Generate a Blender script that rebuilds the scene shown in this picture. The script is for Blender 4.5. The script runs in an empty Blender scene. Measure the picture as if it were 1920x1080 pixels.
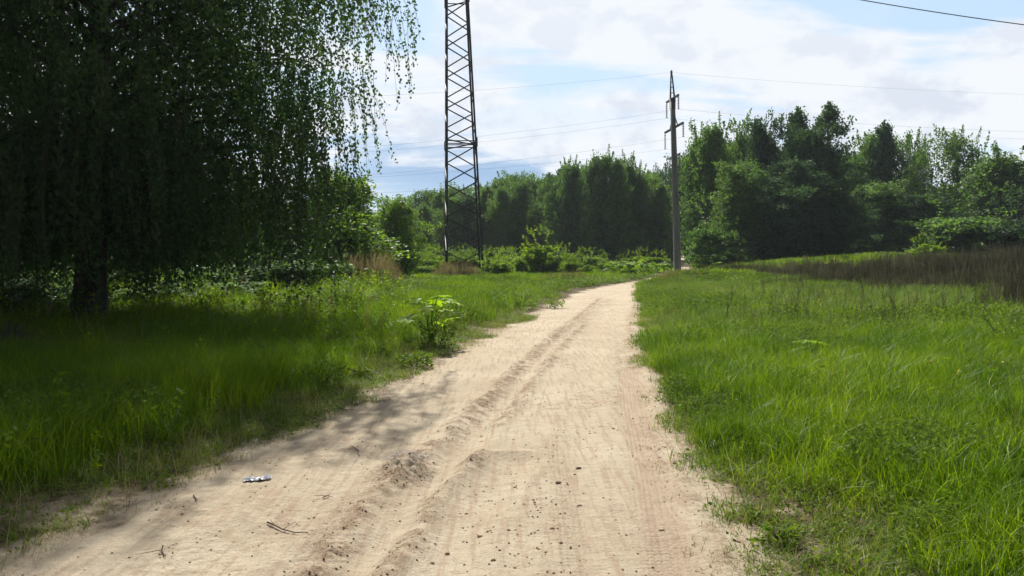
import bpy, math, random
import numpy as np
from mathutils import Vector, Matrix
R_ = math.radians
scn = bpy.context.scene
col = scn.collection
rng = np.random.default_rng(7)
random.seed(7)

# ------------------------------------------------------------------ camera
F = 1478.0; HZ = 475.0; EYE = 1.6
PITCH = math.atan((540-HZ)/F); ROLL = R_(0.8)
fwd = Vector((0, math.cos(PITCH), -math.sin(PITCH)))
up0 = Vector((0, math.sin(PITCH), math.cos(PITCH))); rt0 = Vector((1, 0, 0))
upv = up0*math.cos(ROLL)+rt0*math.sin(ROLL)
rtv = rt0*math.cos(ROLL)-up0*math.sin(ROLL)
cd = bpy.data.cameras.new('camera'); cam = bpy.data.objects.new('camera', cd); col.objects.link(cam)
cd.sensor_width = 36; cd.lens = 36*F/1920; cd.clip_start = 0.05; cd.clip_end = 5000
m = Matrix((rtv, upv, -fwd)).transposed().to_4x4(); m.translation = (0, 0, EYE)
cam.matrix_world = m
scn.camera = cam
scn.render.resolution_x = 1024; scn.render.resolution_y = 576
def ray(px, py):
    return (fwd + rtv*((px-960)/F) + upv*((540-py)/F))
def at(px, py, z=0.0):                     # point on the level z under a pixel
    d = ray(px, py); t = (z-EYE)/d.z
    return Vector((d.x*t, d.y*t, z))
def pt(px, py, Y):                         # point at forward distance Y
    d = ray(px, py); t = Y/d.y
    return Vector((d.x*t, Y, EYE+d.z*t))

# ------------------------------------------------------------------ light and sky
SUN_EL = 45.5; SUN_AZ = -10.0             # azimuth from +Y, positive to the right
scn.view_settings.view_transform = 'Standard'; scn.view_settings.look = 'None'
scn.view_settings.exposure = 0.72; scn.view_settings.gamma = 1
sd = bpy.data.lights.new('sun', 'SUN'); sd.energy = 4.6; sd.angle = R_(0.6); sd.color = (1, .955, .87)
so = bpy.data.objects.new('sun', sd); col.objects.link(so)
sdir = Vector((math.sin(R_(SUN_AZ))*math.cos(R_(SUN_EL)), math.cos(R_(SUN_AZ))*math.cos(R_(SUN_EL)), math.sin(R_(SUN_EL))))
so.rotation_euler = sdir.to_track_quat('Z', 'Y').to_euler(); so.location = (0, 0, 60)

def N(nt, t, loc=None, **kw):
    n = nt.nodes.new(t)
    for k, v in kw.items():
        if k.startswith('i_'):
            key = k[2:]; key = int(key) if key.isdigit() else key.replace('_', ' ')
            n.inputs[key].default_value = v
        else: setattr(n, k, v)
    return n
def math_(nt, op, a, b=None, clamp=False):
    n = nt.nodes.new('ShaderNodeMath'); n.operation = op; n.use_clamp = clamp
    for i, v in enumerate((a, b)):
        if v is None: continue
        if isinstance(v, (int, float)): n.inputs[i].default_value = v
        else: nt.links.new(v, n.inputs[i])
    return n.outputs[0]
def mixc(nt, f, a, b):
    n = nt.nodes.new('ShaderNodeMix'); n.data_type = 'RGBA'
    for k, v in ((0, f), (6, a), (7, b)):
        if isinstance(v, (int, float, tuple)):
            n.inputs[k].default_value = v if not isinstance(v, tuple) or len(v) == 4 else (*v, 1)
        else: nt.links.new(v, n.inputs[k])
    return n.outputs[2]
def ramp(nt, f, pts):
    n = nt.nodes.new('ShaderNodeValToRGB'); nt.links.new(f, n.inputs[0]); e = n.color_ramp.elements
    while len(e) < len(pts): e.new(0.5)
    for q, (p, c) in zip(e, pts): q.position = p; q.color = (*c, 1) if len(c) == 3 else c
    return n.outputs[0]
def smooth(nt, v, a, b, lo=0.0, hi=1.0):
    n = nt.nodes.new('ShaderNodeMapRange'); n.interpolation_type = 'SMOOTHSTEP'
    nt.links.new(v, n.inputs[0]); n.inputs[1].default_value = a; n.inputs[2].default_value = b
    n.inputs[3].default_value = lo; n.inputs[4].default_value = hi
    return n.outputs[0]

w = bpy.data.worlds.new('World'); scn.world = w; w.use_nodes = True
nt = w.node_tree; nt.nodes.clear()
out = N(nt, 'ShaderNodeOutputWorld'); bg = N(nt, 'ShaderNodeBackground'); nt.links.new(bg.outputs[0], out.inputs[0])
sky = N(nt, 'ShaderNodeTexSky', sky_type='NISHITA', sun_disc=False, sun_elevation=R_(SUN_EL), sun_rotation=R_(SUN_AZ), air_density=1.0, dust_density=1.2, ozone_density=1.2)
tc = N(nt, 'ShaderNodeTexCoord')
sep = N(nt, 'ShaderNodeSeparateXYZ'); nt.links.new(tc.outputs['Generated'], sep.inputs[0])
X, Yy, Z = sep.outputs
zc = math_(nt, 'MAXIMUM', Z, 0.0)
den = math_(nt, 'ADD', zc, 0.16)
u = math_(nt, 'DIVIDE', X, den); v = math_(nt, 'DIVIDE', Yy, den)
cmb = N(nt, 'ShaderNodeCombineXYZ'); nt.links.new(u, cmb.inputs[0]); nt.links.new(v, cmb.inputs[1])
mp = N(nt, 'ShaderNodeMapping'); nt.links.new(cmb.outputs[0], mp.inputs[0])
mp.inputs['Rotation'].default_value = (0, 0, R_(-24)); mp.inputs['Scale'].default_value = (0.75, 1.5, 1)
n1 = N(nt, 'ShaderNodeTexNoise', i_Scale=1.6, i_Detail=9.0, i_Roughness=0.58, i_Distortion=0.5); nt.links.new(mp.outputs[0], n1.inputs['Vector'])
# cumulus banks low down: noise in direction space, a little flattened
mp2 = N(nt, 'ShaderNodeMapping'); nt.links.new(tc.outputs['Generated'], mp2.inputs[0])
mp2.inputs['Scale'].default_value = (1, 1, 1.8); mp2.inputs['Location'].default_value = (3.1, 0.4, 0.2)
n2 = N(nt, 'ShaderNodeTexNoise', i_Scale=6.5, i_Detail=10.0, i_Roughness=0.55, i_Distortion=0.25); nt.links.new(mp2.outputs[0], n2.inputs['Vector'])
def blob(px, py, sx, sy, amp):             # a wider or clearer stretch of cloud round one direction of the sky
    d = ray(px, py).normalized()
    a = math_(nt, 'MULTIPLY', math_(nt, 'SUBTRACT', X, d.x), F/sx); b = math_(nt, 'MULTIPLY', math_(nt, 'SUBTRACT', Z, d.z), F/sy)
    s = math_(nt, 'ADD', math_(nt, 'MULTIPLY', a, a), math_(nt, 'MULTIPLY', b, b))
    g = math_(nt, 'POWER', 2.718, math_(nt, 'MULTIPLY', s, -1.0))
    return math_(nt, 'MULTIPLY', g, amp)
cov = math_(nt, 'ADD', math_(nt, 'MULTIPLY', n1.outputs[0], 1.0), 0.07)
for b in ((760, 30, 110, 50, -.26), (1060, 150, 150, 45, -.22), (980, 90, 120, 25, -.08), (1590, 50, 130, 60, -.18), (1720, 110, 70, 40, -.20), (1850, 15, 110, 40, -.22),
          (820, 320, 190, 55, -.20), (1100, 330, 160, 30, -.12), (1400, 205, 120, 25, -.12), (1100, 30, 200, 60, .16), (1350, 110, 260, 40, .16), (1750, 190, 260, 60, .18), (1640, 130, 90, 60, .1)):
    cov = math_(nt, 'ADD', cov, blob(*b))
c1 = smooth(nt, cov, 0.42, 0.60)
cov2 = math_(nt, 'ADD', n2.outputs[0], 0.0)
for b in ((1010, 215, 190, 55, .22), (780, 240, 70, 25, .16), (870, 190, 90, 50, .12), (1130, 260, 150, 60, .12), (1870, 190, 120, 60, .12), (830, 330, 190, 50, -.18), (760, 300, 80, 30, -.10), (740, 400, 60, 25, .2)):
    cov2 = math_(nt, 'ADD', cov2, blob(*b))
low = smooth(nt, Z, 0.30, 0.10)
c2 = math_(nt, 'MULTIPLY', smooth(nt, cov2, 0.50, 0.62), low)
cc = math_(nt, 'MAXIMUM', c1, c2)
n3 = N(nt, 'ShaderNodeTexNoise', i_Scale=11.0, i_Detail=7.0, i_Roughness=0.6); nt.links.new(mp2.outputs[0], n3.inputs['Vector'])
grey = math_(nt, 'MAXIMUM', smooth(nt, n3.outputs[0], 0.34, 0.55), smooth(nt, Z, 0.10, 0.30, 0, .6))
K = .985/(2**0.72)
ccol = mixc(nt, grey, (0.72*K, 0.78*K, 0.90*K), (.93*K, .965*K, 1.02*K))
skym = N(nt, 'ShaderNodeVectorMath', operation='SCALE'); nt.links.new(sky.outputs[0], skym.inputs[0]); skym.inputs['Scale'].default_value = 0.10
veil = mixc(nt, 0.85, skym.outputs[0], (0.58*K, 0.78*K, 1.0*K))
veil = mixc(nt, math_(nt, 'ADD', blob(800, 310, 230, 75, .9), blob(1080, 330, 200, 35, .6), True), veil, (.37*K, .54*K, .80*K))
final = mixc(nt, cc, veil, ccol)
# unseen sky behind the camera and overhead dimmed to cut fill and deepen shade
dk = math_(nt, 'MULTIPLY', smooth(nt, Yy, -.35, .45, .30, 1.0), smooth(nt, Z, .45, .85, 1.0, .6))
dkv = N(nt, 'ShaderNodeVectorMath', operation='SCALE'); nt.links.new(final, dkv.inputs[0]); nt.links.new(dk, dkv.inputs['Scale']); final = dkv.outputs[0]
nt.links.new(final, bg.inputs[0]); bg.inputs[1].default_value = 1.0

# ------------------------------------------------------------------ noise and mesh helpers
_tab = rng.random((256, 256)).astype(np.float32)
def vnoise(x, y):
    x = np.asarray(x, float); y = np.asarray(y, float)
    xi = np.floor(x).astype(int); yi = np.floor(y).astype(int); fx = x-xi; fy = y-yi
    fx = fx*fx*(3-2*fx); fy = fy*fy*(3-2*fy)
    a = _tab[xi & 255, yi & 255]; b = _tab[(xi+1) & 255, yi & 255]; c = _tab[xi & 255, (yi+1) & 255]; d = _tab[(xi+1) & 255, (yi+1) & 255]
    return (a*(1-fx)+b*fx)*(1-fy)+(c*(1-fx)+d*fx)*fy
def fbm(x, y, o=4, g=0.5):
    s = 0; a = 1; t = 0
    for i in range(o):
        s = s+a*vnoise(x*2**i+17.3*i, y*2**i+9.1*i); t += a; a *= g
    return s/t
def sstep(v, a, b):
    t = np.clip((v-a)/(b-a), 0, 1); return t*t*(3-2*t)
def mesh_from(name, verts, faces, mat, smooth_=True, attrs=None):
    """faces: (n,k) array or list of (n,k) arrays."""
    me = bpy.data.meshes.new(name)
    verts = np.asarray(verts, np.float32)
    if not isinstance(faces, list): faces = [faces]
    faces = [np.asarray(f, np.int32) for f in faces if len(f)]
    me.vertices.add(len(verts)); me.vertices.foreach_set('co', verts.ravel())
    nl = sum(f.size for f in faces); nf = sum(len(f) for f in faces)
    me.loops.add(nl); me.loops.foreach_set('vertex_index', np.concatenate([f.ravel() for f in faces]))
    me.polygons.add(nf)
    tot = np.concatenate([np.full(len(f), f.shape[1], np.int32) for f in faces])
    st = np.concatenate([[0], np.cumsum(tot)[:-1]]).astype(np.int32)
    me.polygons.foreach_set('loop_start', st); me.polygons.foreach_set('loop_total', tot)
    me.polygons.foreach_set('use_smooth', np.full(nf, smooth_))
    me.update(calc_edges=True)
    for k, a in (attrs or {}).items():
        at_ = me.attributes.new(k, 'FLOAT', 'POINT'); at_.data.foreach_set('value', np.asarray(a, np.float32))
    if mat: me.materials.append(mat)
    return me
def link(name, me, parent=None):
    o = bpy.data.objects.new(name, me); col.objects.link(o)
    if parent: o.parent = parent
    return o
def tag(o, label=None, cat=None, group=None, kind=None):
    if label: o['label'] = label
    if cat: o['category'] = cat
    if group: o['group'] = group
    if kind: o['kind'] = kind
    return o
def empty(name, loc, rz=0, sc=None):
    o = bpy.data.objects.new(name, None); col.objects.link(o); o.location = loc; o.rotation_euler = (0, 0, rz)
    o.empty_display_size = .3
    if sc: o.scale = sc
    return o
class MB:
    def __init__(s): s.v = []; s.q = []; s.t = []; s.n = 0
    def tube(s, pts, rad, seg=8, cap=True):
        pts = [Vector(p) for p in pts]
        if isinstance(rad, (int, float)): rad = [rad]*len(pts)
        prev = None; n0 = s.n
        for i, p in enumerate(pts):
            d = (pts[min(i+1, len(pts)-1)]-pts[max(i-1, 0)]).normalized()
            if prev is None:
                a = d.orthogonal().normalized()
            else: a = (prev-d*prev.dot(d)).normalized()
            prev = a; b = d.cross(a)
            for k in range(seg):
                t = 2*math.pi*k/seg
                s.v.append(tuple(p+a*(math.cos(t)*rad[i])+b*(math.sin(t)*rad[i])))
        s.n += seg*len(pts)
        for i in range(len(pts)-1):
            for k in range(seg):
                a0 = n0+i*seg+k; a1 = n0+i*seg+(k+1) % seg
                s.q.append((a0, a1, a1+seg, a0+seg))
        if cap:
            for base, p in ((n0, pts[0]), (n0+seg*(len(pts)-1), pts[-1])):
                s.v.append(tuple(p)); c = s.n; s.n += 1
                for k in range(seg): s.t.append((base+k, base+(k+1) % seg, c))
        return s
    def bar(s, p0, p1, w_=.05, h_=None, nrm=(0, 0, 1)):
        """angle iron like box bar between two points"""
        h_ = h_ or w_
        p0 = Vector(p0); p1 = Vector(p1); d = (p1-p0).normalized()
        a = d.cross(Vector(nrm))
        if a.length < 1e-4: a = d.orthogonal()
        a.normalize(); b = d.cross(a); n0 = s.n
        for p in (p0, p1):
            for sa, sb in ((-1, -1), (1, -1), (1, 1), (-1, 1)):
                s.v.append(tuple(p+a*(sa*w_/2)+b*(sb*h_/2)))
        s.n += 8
        for k in range(4): s.q.append((n0+k, n0+(k+1) % 4, n0+4+(k+1) % 4, n0+4+k))
        s.q.append((n0+3, n0+2, n0+1, n0)); s.q.append((n0+4, n0+5, n0+6, n0+7))
        return s
    def build(s, name, mat, parent=None, smooth_=True):
        me = mesh_from(name, s.v, [np.array(s.q, int).reshape(-1, 4), np.array(s.t, int).reshape(-1, 3)], mat, smooth_)
        return link(name, me, parent)

# ------------------------------------------------------------------ materials
def newmat(name):
    mt = bpy.data.materials.new(name); mt.use_nodes = True; t = mt.node_tree; t.nodes.clear()
    o = N(t, 'ShaderNodeOutputMaterial'); return mt, t, o
def leafmat(name, c0, c1, c2, trans=0.35, spec=0.35, rough=0.5, pscale=0.4, tint=(1.0, 1.0, 0.45), hue=0.0):
    mt, t, o = newmat(name)
    at_ = N(t, 'ShaderNodeAttribute', attribute_name='rnd'); oi = N(t, 'ShaderNodeObjectInfo')
    g = N(t, 'ShaderNodeNewGeometry'); nz = N(t, 'ShaderNodeTexNoise', i_Scale=pscale, i_Detail=3.0); t.links.new(g.outputs['Position'], nz.inputs['Vector'])
    f = math_(t, 'ADD', math_(t, 'MULTIPLY', at_.outputs['Fac'], 0.6), math_(t, 'ADD', math_(t, 'MULTIPLY', oi.outputs['Random'], 0.25), math_(t, 'MULTIPLY', math_(t, 'SUBTRACT', nz.outputs[0], 0.42), 1.2)))
    c = ramp(t, f, ((0.05, c0), (0.5, c1), (0.95, c2)))
    pb = N(t, 'ShaderNodeBsdfPrincipled', i_Roughness=rough); pb.inputs['Specular IOR Level'].default_value = spec
    t.links.new(c, pb.inputs['Base Color'])
    tr = N(t, 'ShaderNodeBsdfTranslucent')
    tm = N(t, 'ShaderNodeMix', data_type='RGBA', blend_type='MULTIPLY'); tm.inputs[0].default_value = 1; t.links.new(c, tm.inputs[6]); tm.inputs[7].default_value = (tint[0]*1.7, tint[1]*1.7, tint[2]*1.7, 1)
    t.links.new(tm.outputs[2], tr.inputs[0])
    mx = N(t, 'ShaderNodeMixShader'); mx.inputs[0].default_value = trans
    t.links.new(pb.outputs[0], mx.inputs[1]); t.links.new(tr.outputs[0], mx.inputs[2]); t.links.new(mx.outputs[0], o.inputs[0])
    return mt
def solidmat(name, c0, c1, scale=6, rough=.7, metal=0.0, bump=0.3, stretch=(1, 1, 1), spec=0.4):
    mt, t, o = newmat(name)
    tcn = N(t, 'ShaderNodeTexCoord'); mpn = N(t, 'ShaderNodeMapping'); t.links.new(tcn.outputs['Object'], mpn.inputs[0]); mpn.inputs['Scale'].default_value = stretch
    nz = N(t, 'ShaderNodeTexNoise', i_Scale=scale, i_Detail=8.0, i_Roughness=.65); t.links.new(mpn.outputs[0], nz.inputs['Vector'])
    c = ramp(t, nz.outputs[0], ((0.35, c0), (0.65, c1)))
    pb = N(t, 'ShaderNodeBsdfPrincipled', i_Roughness=rough, i_Metallic=metal); pb.inputs['Specular IOR Level'].default_value = spec
    t.links.new(c, pb.inputs['Base Color'])
    if bump:
        bp = N(t, 'ShaderNodeBump', i_Strength=bump, i_Distance=0.02); t.links.new(nz.outputs[0], bp.inputs['Height']); t.links.new(bp.outputs[0], pb.inputs['Normal'])
    t.links.new(pb.outputs[0], o.inputs[0]); return mt
M_grass = leafmat('grass_blades', (.028, .076, .002), (.088, .168, .003), (.24, .315, .012), .45, .18, .5, .8)
M_short = leafmat('short_grass', (.055, .125, .010), (.11, .185, .018), (.24, .26, .055), .35, .25, .5, 1.2)
M_dry = leafmat('dry_grass', (.16, .12, .06), (.30, .23, .13), (.42, .34, .21), .2, .2, .6, 1.5)
M_weed = leafmat('weed_leaves', (.045, .085, .015), (.085, .15, .02), (.16, .22, .03), .38, .12, .6, .8)
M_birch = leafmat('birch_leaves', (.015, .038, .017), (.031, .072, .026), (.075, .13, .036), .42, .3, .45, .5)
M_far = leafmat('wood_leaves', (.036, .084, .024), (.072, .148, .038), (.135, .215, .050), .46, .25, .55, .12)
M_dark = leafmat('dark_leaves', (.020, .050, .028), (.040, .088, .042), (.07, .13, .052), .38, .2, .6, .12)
M_sap = leafmat('sapling_leaves', (.075, .15, .010), (.145, .24, .014), (.24, .34, .02), .48, .12, .5, .3)
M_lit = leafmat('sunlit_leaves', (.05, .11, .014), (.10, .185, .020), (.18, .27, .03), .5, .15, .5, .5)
M_hog = leafmat('hogweed_leaves', (.12, .23, .010), (.19, .32, .012), (.30, .40, .02), .45, .12, .6, 2.0)
M_brown = leafmat('dead_weeds', (.036, .036, .038), (.075, .072, .073), (.21, .195, .185), .2, .2, .7, .6)
M_bark = solidmat('birch_bark', (.018, .015, .014), (.07, .062, .058), 5, .85, 0, .8, (1, 1, .35))
M_bark2 = solidmat('grey_bark', (.04, .035, .03), (.12, .11, .10), 4, .85, 0, .5, (1, 1, .4))
M_steel = solidmat('weathered_steel', (.019, .018, .020), (.040, .037, .038), 9, .55, .5, .2)
M_conc = solidmat('pole_concrete', (.10, .105, .094), (.175, .18, .16), 3, .9, 0, .3, (1, 1, .2))
M_arm = solidmat('rusty_crossarm', (.05, .045, .045), (.10, .09, .09), 9, .6, .3, .2)
M_glass = solidmat('insulator_glass', (.10, .13, .16), (.20, .25, .28), 9, .25, 0, 0, spec=.6)
M_wire = solidmat('conductor_wire', (.10, .11, .13), (.15, .16, .18), 9, .95, .0, 0, spec=.05)
M_twig = solidmat('twig_bark', (.05, .035, .022), (.13, .09, .06), 20, .85, 0, .2)
M_clod = solidmat('earth_clod', (.17, .11, .07), (.34, .24, .16), 40, .95, 0, .6, spec=.1)
M_foil = solidmat('crumpled_film', (.50, .52, .58), (.85, .86, .90), 30, .3, .0, .2)

# soil: pale sand in the road, darker earth and leaf mould under the grass (attribute 'sand'), damp crumbled earth on the ridges ('crumb')
def soilmat():
    mt, t, o = newmat('sandy_soil')
    tcn = N(t, 'ShaderNodeNewGeometry'); pos = tcn.outputs['Position']
    a = N(t, 'ShaderNodeAttribute', attribute_name='sand'); cr = N(t, 'ShaderNodeAttribute', attribute_name='crumb'); tk = N(t, 'ShaderNodeAttribute', attribute_name='track')
    big = N(t, 'ShaderNodeTexNoise', i_Scale=.9, i_Detail=5.0); t.links.new(pos, big.inputs['Vector'])
    mid = N(t, 'ShaderNodeTexNoise', i_Scale=9.0, i_Detail=6.0, i_Roughness=.65); t.links.new(pos, mid.inputs['Vector'])
    fine = N(t, 'ShaderNodeTexNoise', i_Scale=75.0, i_Detail=5.0, i_Roughness=.75); t.links.new(pos, fine.inputs['Vector'])
    mpn = N(t, 'ShaderNodeMapping'); t.links.new(pos, mpn.inputs[0]); mpn.inputs['Scale'].default_value = (9, .7, 1); mpn.inputs['Rotation'].default_value = (0, 0, R_(8))
    strk = N(t, 'ShaderNodeTexNoise', i_Scale=2.2, i_Detail=5.0, i_Roughness=.6); t.links.new(mpn.outputs[0], strk.inputs['Vector'])
    sand = ramp(t, big.outputs[0], ((.3, (.43, .355, .255)), (.7, (.535, .46, .345))))
    sand = mixc(t, smooth(t, strk.outputs[0], .45, .66, 0, .7), sand, (.38, .28, .20))
    sand = mixc(t, smooth(t, mid.outputs[0], .5, .75, 0, .4), sand, (.40, .30, .21))
    sand = mixc(t, smooth(t, fine.outputs[0], .54, .70, 0, .6), sand, (.30, .22, .155))
    sand = mixc(t, smooth(t, fine.outputs[0], .42, .25, 0, .4), sand, (.66, .54, .40))
    sand = mixc(t, math_(t, 'MULTIPLY', tk.outputs['Fac'], .5, True), sand, (.40, .285, .21))
    crc = ramp(t, fine.outputs[0], ((.40, (.10, .066, .042)), (.56, (.38, .28, .19))))
    crf = math_(t, 'MULTIPLY', cr.outputs['Fac'], smooth(t, mid.outputs[0], .36, .56, .25, 1.0), True)
    sand = mixc(t, crf, sand, crc)
    earth = ramp(t, mid.outputs[0], ((.35, (.05, .038, .022)), (.65, (.13, .10, .055))))
    lit = ramp(t, fine.outputs[0], ((.42, (.10, .07, .045)), (.6, (.33, .26, .17))))
    verge = mixc(t, smooth(t, mid.outputs[0], .38, .62), lit, sand)
    e2 = mixc(t, smooth(t, a.outputs['Fac'], .05, .45), earth, verge)
    c = mixc(t, smooth(t, a.outputs['Fac'], .55, .95), e2, sand)
    pb = N(t, 'ShaderNodeBsdfPrincipled', i_Roughness=.95); pb.inputs['Specular IOR Level'].default_value = .1; t.links.new(c, pb.inputs['Base Color'])
    b1 = N(t, 'ShaderNodeBump', i_Strength=.9, i_Distance=.014); t.links.new(fine.outputs[0], b1.inputs['Height'])
    b2 = N(t, 'ShaderNodeBump', i_Strength=.7, i_Distance=.04); t.links.new(mid.outputs[0], b2.inputs['Height']); t.links.new(b1.outputs[0], b2.inputs['Normal'])
    b3 = N(t, 'ShaderNodeBump', i_Strength=.35, i_Distance=.03); t.links.new(strk.outputs[0], b3.inputs['Height']); t.links.new(b2.outputs[0], b3.inputs['Normal'])
    t.links.new(b3.outputs[0], pb.inputs['Normal']); t.links.new(pb.outputs[0], o.inputs[0]); return mt
M_soil = soilmat()

# ------------------------------------------------------------------ terrain
EL = [(20, 1080), (160, 1000), (345, 920), (480, 855), (600, 800), (705, 745), (790, 700), (880, 650), (985, 602), (1055, 570), (1092, 551), (1125, 541), (1155, 535.5)]
ER = [(1375, 1080), (1325, 985), (1280, 900), (1248, 820), (1222, 750), (1200, 690), (1192, 650), (1192, 600), (1192, 575), (1188, 556), (1190, 545), (1198, 535.5)]
L = [at(*p) for p in EL]; Rr = [at(*p) for p in ER]
ly = [p.y for p in L]; lx = [p.x for p in L]; ry = [p.y for p in Rr]; rx = [p.x for p in Rr]
ly = [-60, 1.0]+ly+[41, 45, 50, 58, 64, 80, 110, 150]; lx = [-2.6, -2.9]+lx+[6.5, 8.2, 10.2, 12.4, 13.9, 16.4, 23.3, 33]
ry = [-60, 1.0]+ry+[41, 45, 50, 58, 64, 80, 110, 150]; rx = [1.2, 1.1]+rx+[8.5, 10.4, 12.4, 14.4, 15.7, 18, 25.0, 35]
def edgeL(y): return np.interp(y, ly, lx)+(fbm(y*1.3+5, y*0+3, 4)-.5)*.42
def edgeR(y): return np.interp(y, ry, rx)+(fbm(y*1.3+55, y*0+31, 4)-.5)*.32
def bary(x, y):                            # signed distance outside the road edges (negative inside)
    return np.maximum(edgeL(y)-x, x-edgeR(y))
def base_h(x, y):
    d = np.maximum(bary(x, y), 0)
    h = 0.10*sstep(d, 0.1, 1.6) + (fbm(x*.35+3, y*.35, 4)-.5)*.16*sstep(d, .2, 3)
    h = h + np.clip(y-52, 0, 500)*.010
    h = h + 0.07*(fbm(x*2.2, y*2.2, 3)-.5)*sstep(d, 0.0, .8)
    # low spoil bank on the right behind the meadow
    cx = 22.0; cy = 49.0
    b = np.exp(-((x-cx)/9.5)**2-((y-cy)/4.0)**2)*0.95
    b2 = np.exp(-((x-38)/9.)**2-((y-46)/5.0)**2)*0.7+np.exp(-((x-9.9)/2.6)**2-((y-38.0)/2.8)**2)*.50*sstep(d, .1, 1.0)
    return h+b+b2
def polyd(x, y, pl):                       # distance to a polyline, and position along it
    best = np.full(x.shape, 1e9)
    for (a, b) in zip(pl[:-1], pl[1:]):
        ax, ay, bx, by = a.x, a.y, b.x, b.y
        dx, dy = bx-ax, by-ay; t = np.clip(((x-ax)*dx+(y-ay)*dy)/(dx*dx+dy*dy), 0, 1)
        best = np.minimum(best, np.hypot(x-ax-t*dx, y-ay-t*dy))
    return best
def PL(*pp): return [at(*p) for p in pp]
ridges = [  # polyline, half width, height, crumb amount
    (PL((560, 1120), (620, 1040), (690, 945), (760, 880), (810, 835), (870, 790), (930, 730), (985, 680), (1040, 630), (1090, 590), (1125, 560)), .13, .045, 1.0),
    (PL((700, 1100), (770, 1015), (800, 970), (810, 935), (850, 900), (885, 870), (900, 850)), .09, .04, .9),
    (PL((930, 800), (965, 765), (990, 725), (1030, 680), (1065, 640), (1095, 610)), .10, .04, .9),
    (PL((1040, 640), (1075, 612), (1115, 580), (1140, 562)), .25, .03, .7),
    (PL((1375, 1090), (1330, 990), (1285, 900), (1255, 830)), .05, .02, .6),
    (PL((1185, 690), (1180, 640), (1183, 600), (1190, 570)), .12, .03, .6),
    (PL((1150, 780), (1155, 700), (1160, 640)), .06, .012, .4),
    (PL((1020, 1080), (1010, 900), (1040, 780)), .05, .006, .25),
]
grooves = [  # smooth ruts
    (PL((600, 1120), (720, 1010), (770, 930), (850, 860), (910, 790), (955, 740), (1010, 665), (1060, 620)), .13, .042),
    (PL((820, 1100), (850, 1000), (900, 930), (960, 860)), .15, .032),
    (PL((1250, 1100), (1215, 900), (1180, 750), (1165, 650), (1165, 580)), .18, .02),
    (PL((1130, 1100), (1110, 900), (1100, 750), (1110, 640)), .16, .014),
    (PL((300, 1100), (560, 960), (760, 820), (900, 720), (1010, 640)), .2, .016),
]
treads = [PL((1265, 1110), (1225, 900), (1190, 760), (1180, 690)), PL((560, 1090), (640, 950), (760, 850)), PL((1085, 1100), (1060, 900), (1050, 820))]
def road_h(x, y):
    z = 0.02*(fbm(x*1.1+8, y*.8, 3)-.5)
    crumb = np.zeros(x.shape)
    wob = (fbm(x*3+1, y*3, 3)-.5)*.22
    cl = fbm(x*30, y*30, 4, .6); cl2 = fbm(x*9+4, y*9, 3)
    near = 1.0
    for pl, wd, h, c in ridges:
        d = polyd(x, y, pl)+wob*.5
        g = np.exp(-(np.clip(d, 0, None)/wd)**2)
        z = z+g*h*.48*(0.35+1.3*np.clip(cl2-.25, 0, 1))*(.35+1.3*cl)
        crumb = np.maximum(crumb, g*c*sstep(cl2, .3, .6))
    for pl, wd, h in grooves:
        d = np.abs(polyd(x, y, pl)+wob*.4)
        z = z-h*np.exp(-(d/wd)**2)+h*.45*np.exp(-((d-wd*1.7)/(wd*.5))**2)
    track = np.zeros(x.shape)
    for i, pl in enumerate(treads):        # tyre tread prints pressed in lines
        d = polyd(x, y, pl); m_ = np.exp(-(d/(.11 if i else .15))**4)
        z = z+m_*.004*np.sin(d*2*math.pi/.035)+m_*.003*np.sin(y*2*math.pi/.045+d*30)-m_*.008
        track = np.maximum(track, m_*(.9 if i == 0 else .25))
    # lumps and hollows
    for px, py, r, h, c in ((765, 878, .20, .055, .9), (740, 885, .14, .03, .6), (885, 868, .13, .03, 1), (1245, 602, .5, .05, .8), (790, 975, .16, -.02, .2), (640, 850, .35, .012, .5), (900, 930, .22, -.015, .0)):
        p = at(px, py); d = np.hypot(x-p.x, (y-p.y)*.8); g = np.exp(-(d/r)**2)
        z = z+g*h*(.5+cl); crumb = np.maximum(crumb, g*c*sstep(cl2, .25, .55))
    sc = sstep(fbm(x*1.7+20, y*1.1, 3), .52, .72)       # scattered crumbly stretches
    z = z+sc*.010*(cl-.4)+.0035*(cl-.5); crumb = np.maximum(crumb, sc*.35*sstep(cl2, .45, .65))
    return z, crumb, track
def height(x, y):
    x = np.asarray(x, float); y = np.asarray(y, float)
    s = bary(x, y); z, c, t = road_h(x, y); k = 1-sstep(s, 0.1, .9)
    return z*k+base_h(x, y), c*k, t*(1-sstep(s, -.02, .2)), s
def gh(x, y): return float(height(np.array([x]), np.array([y]))[0][0])

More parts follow.
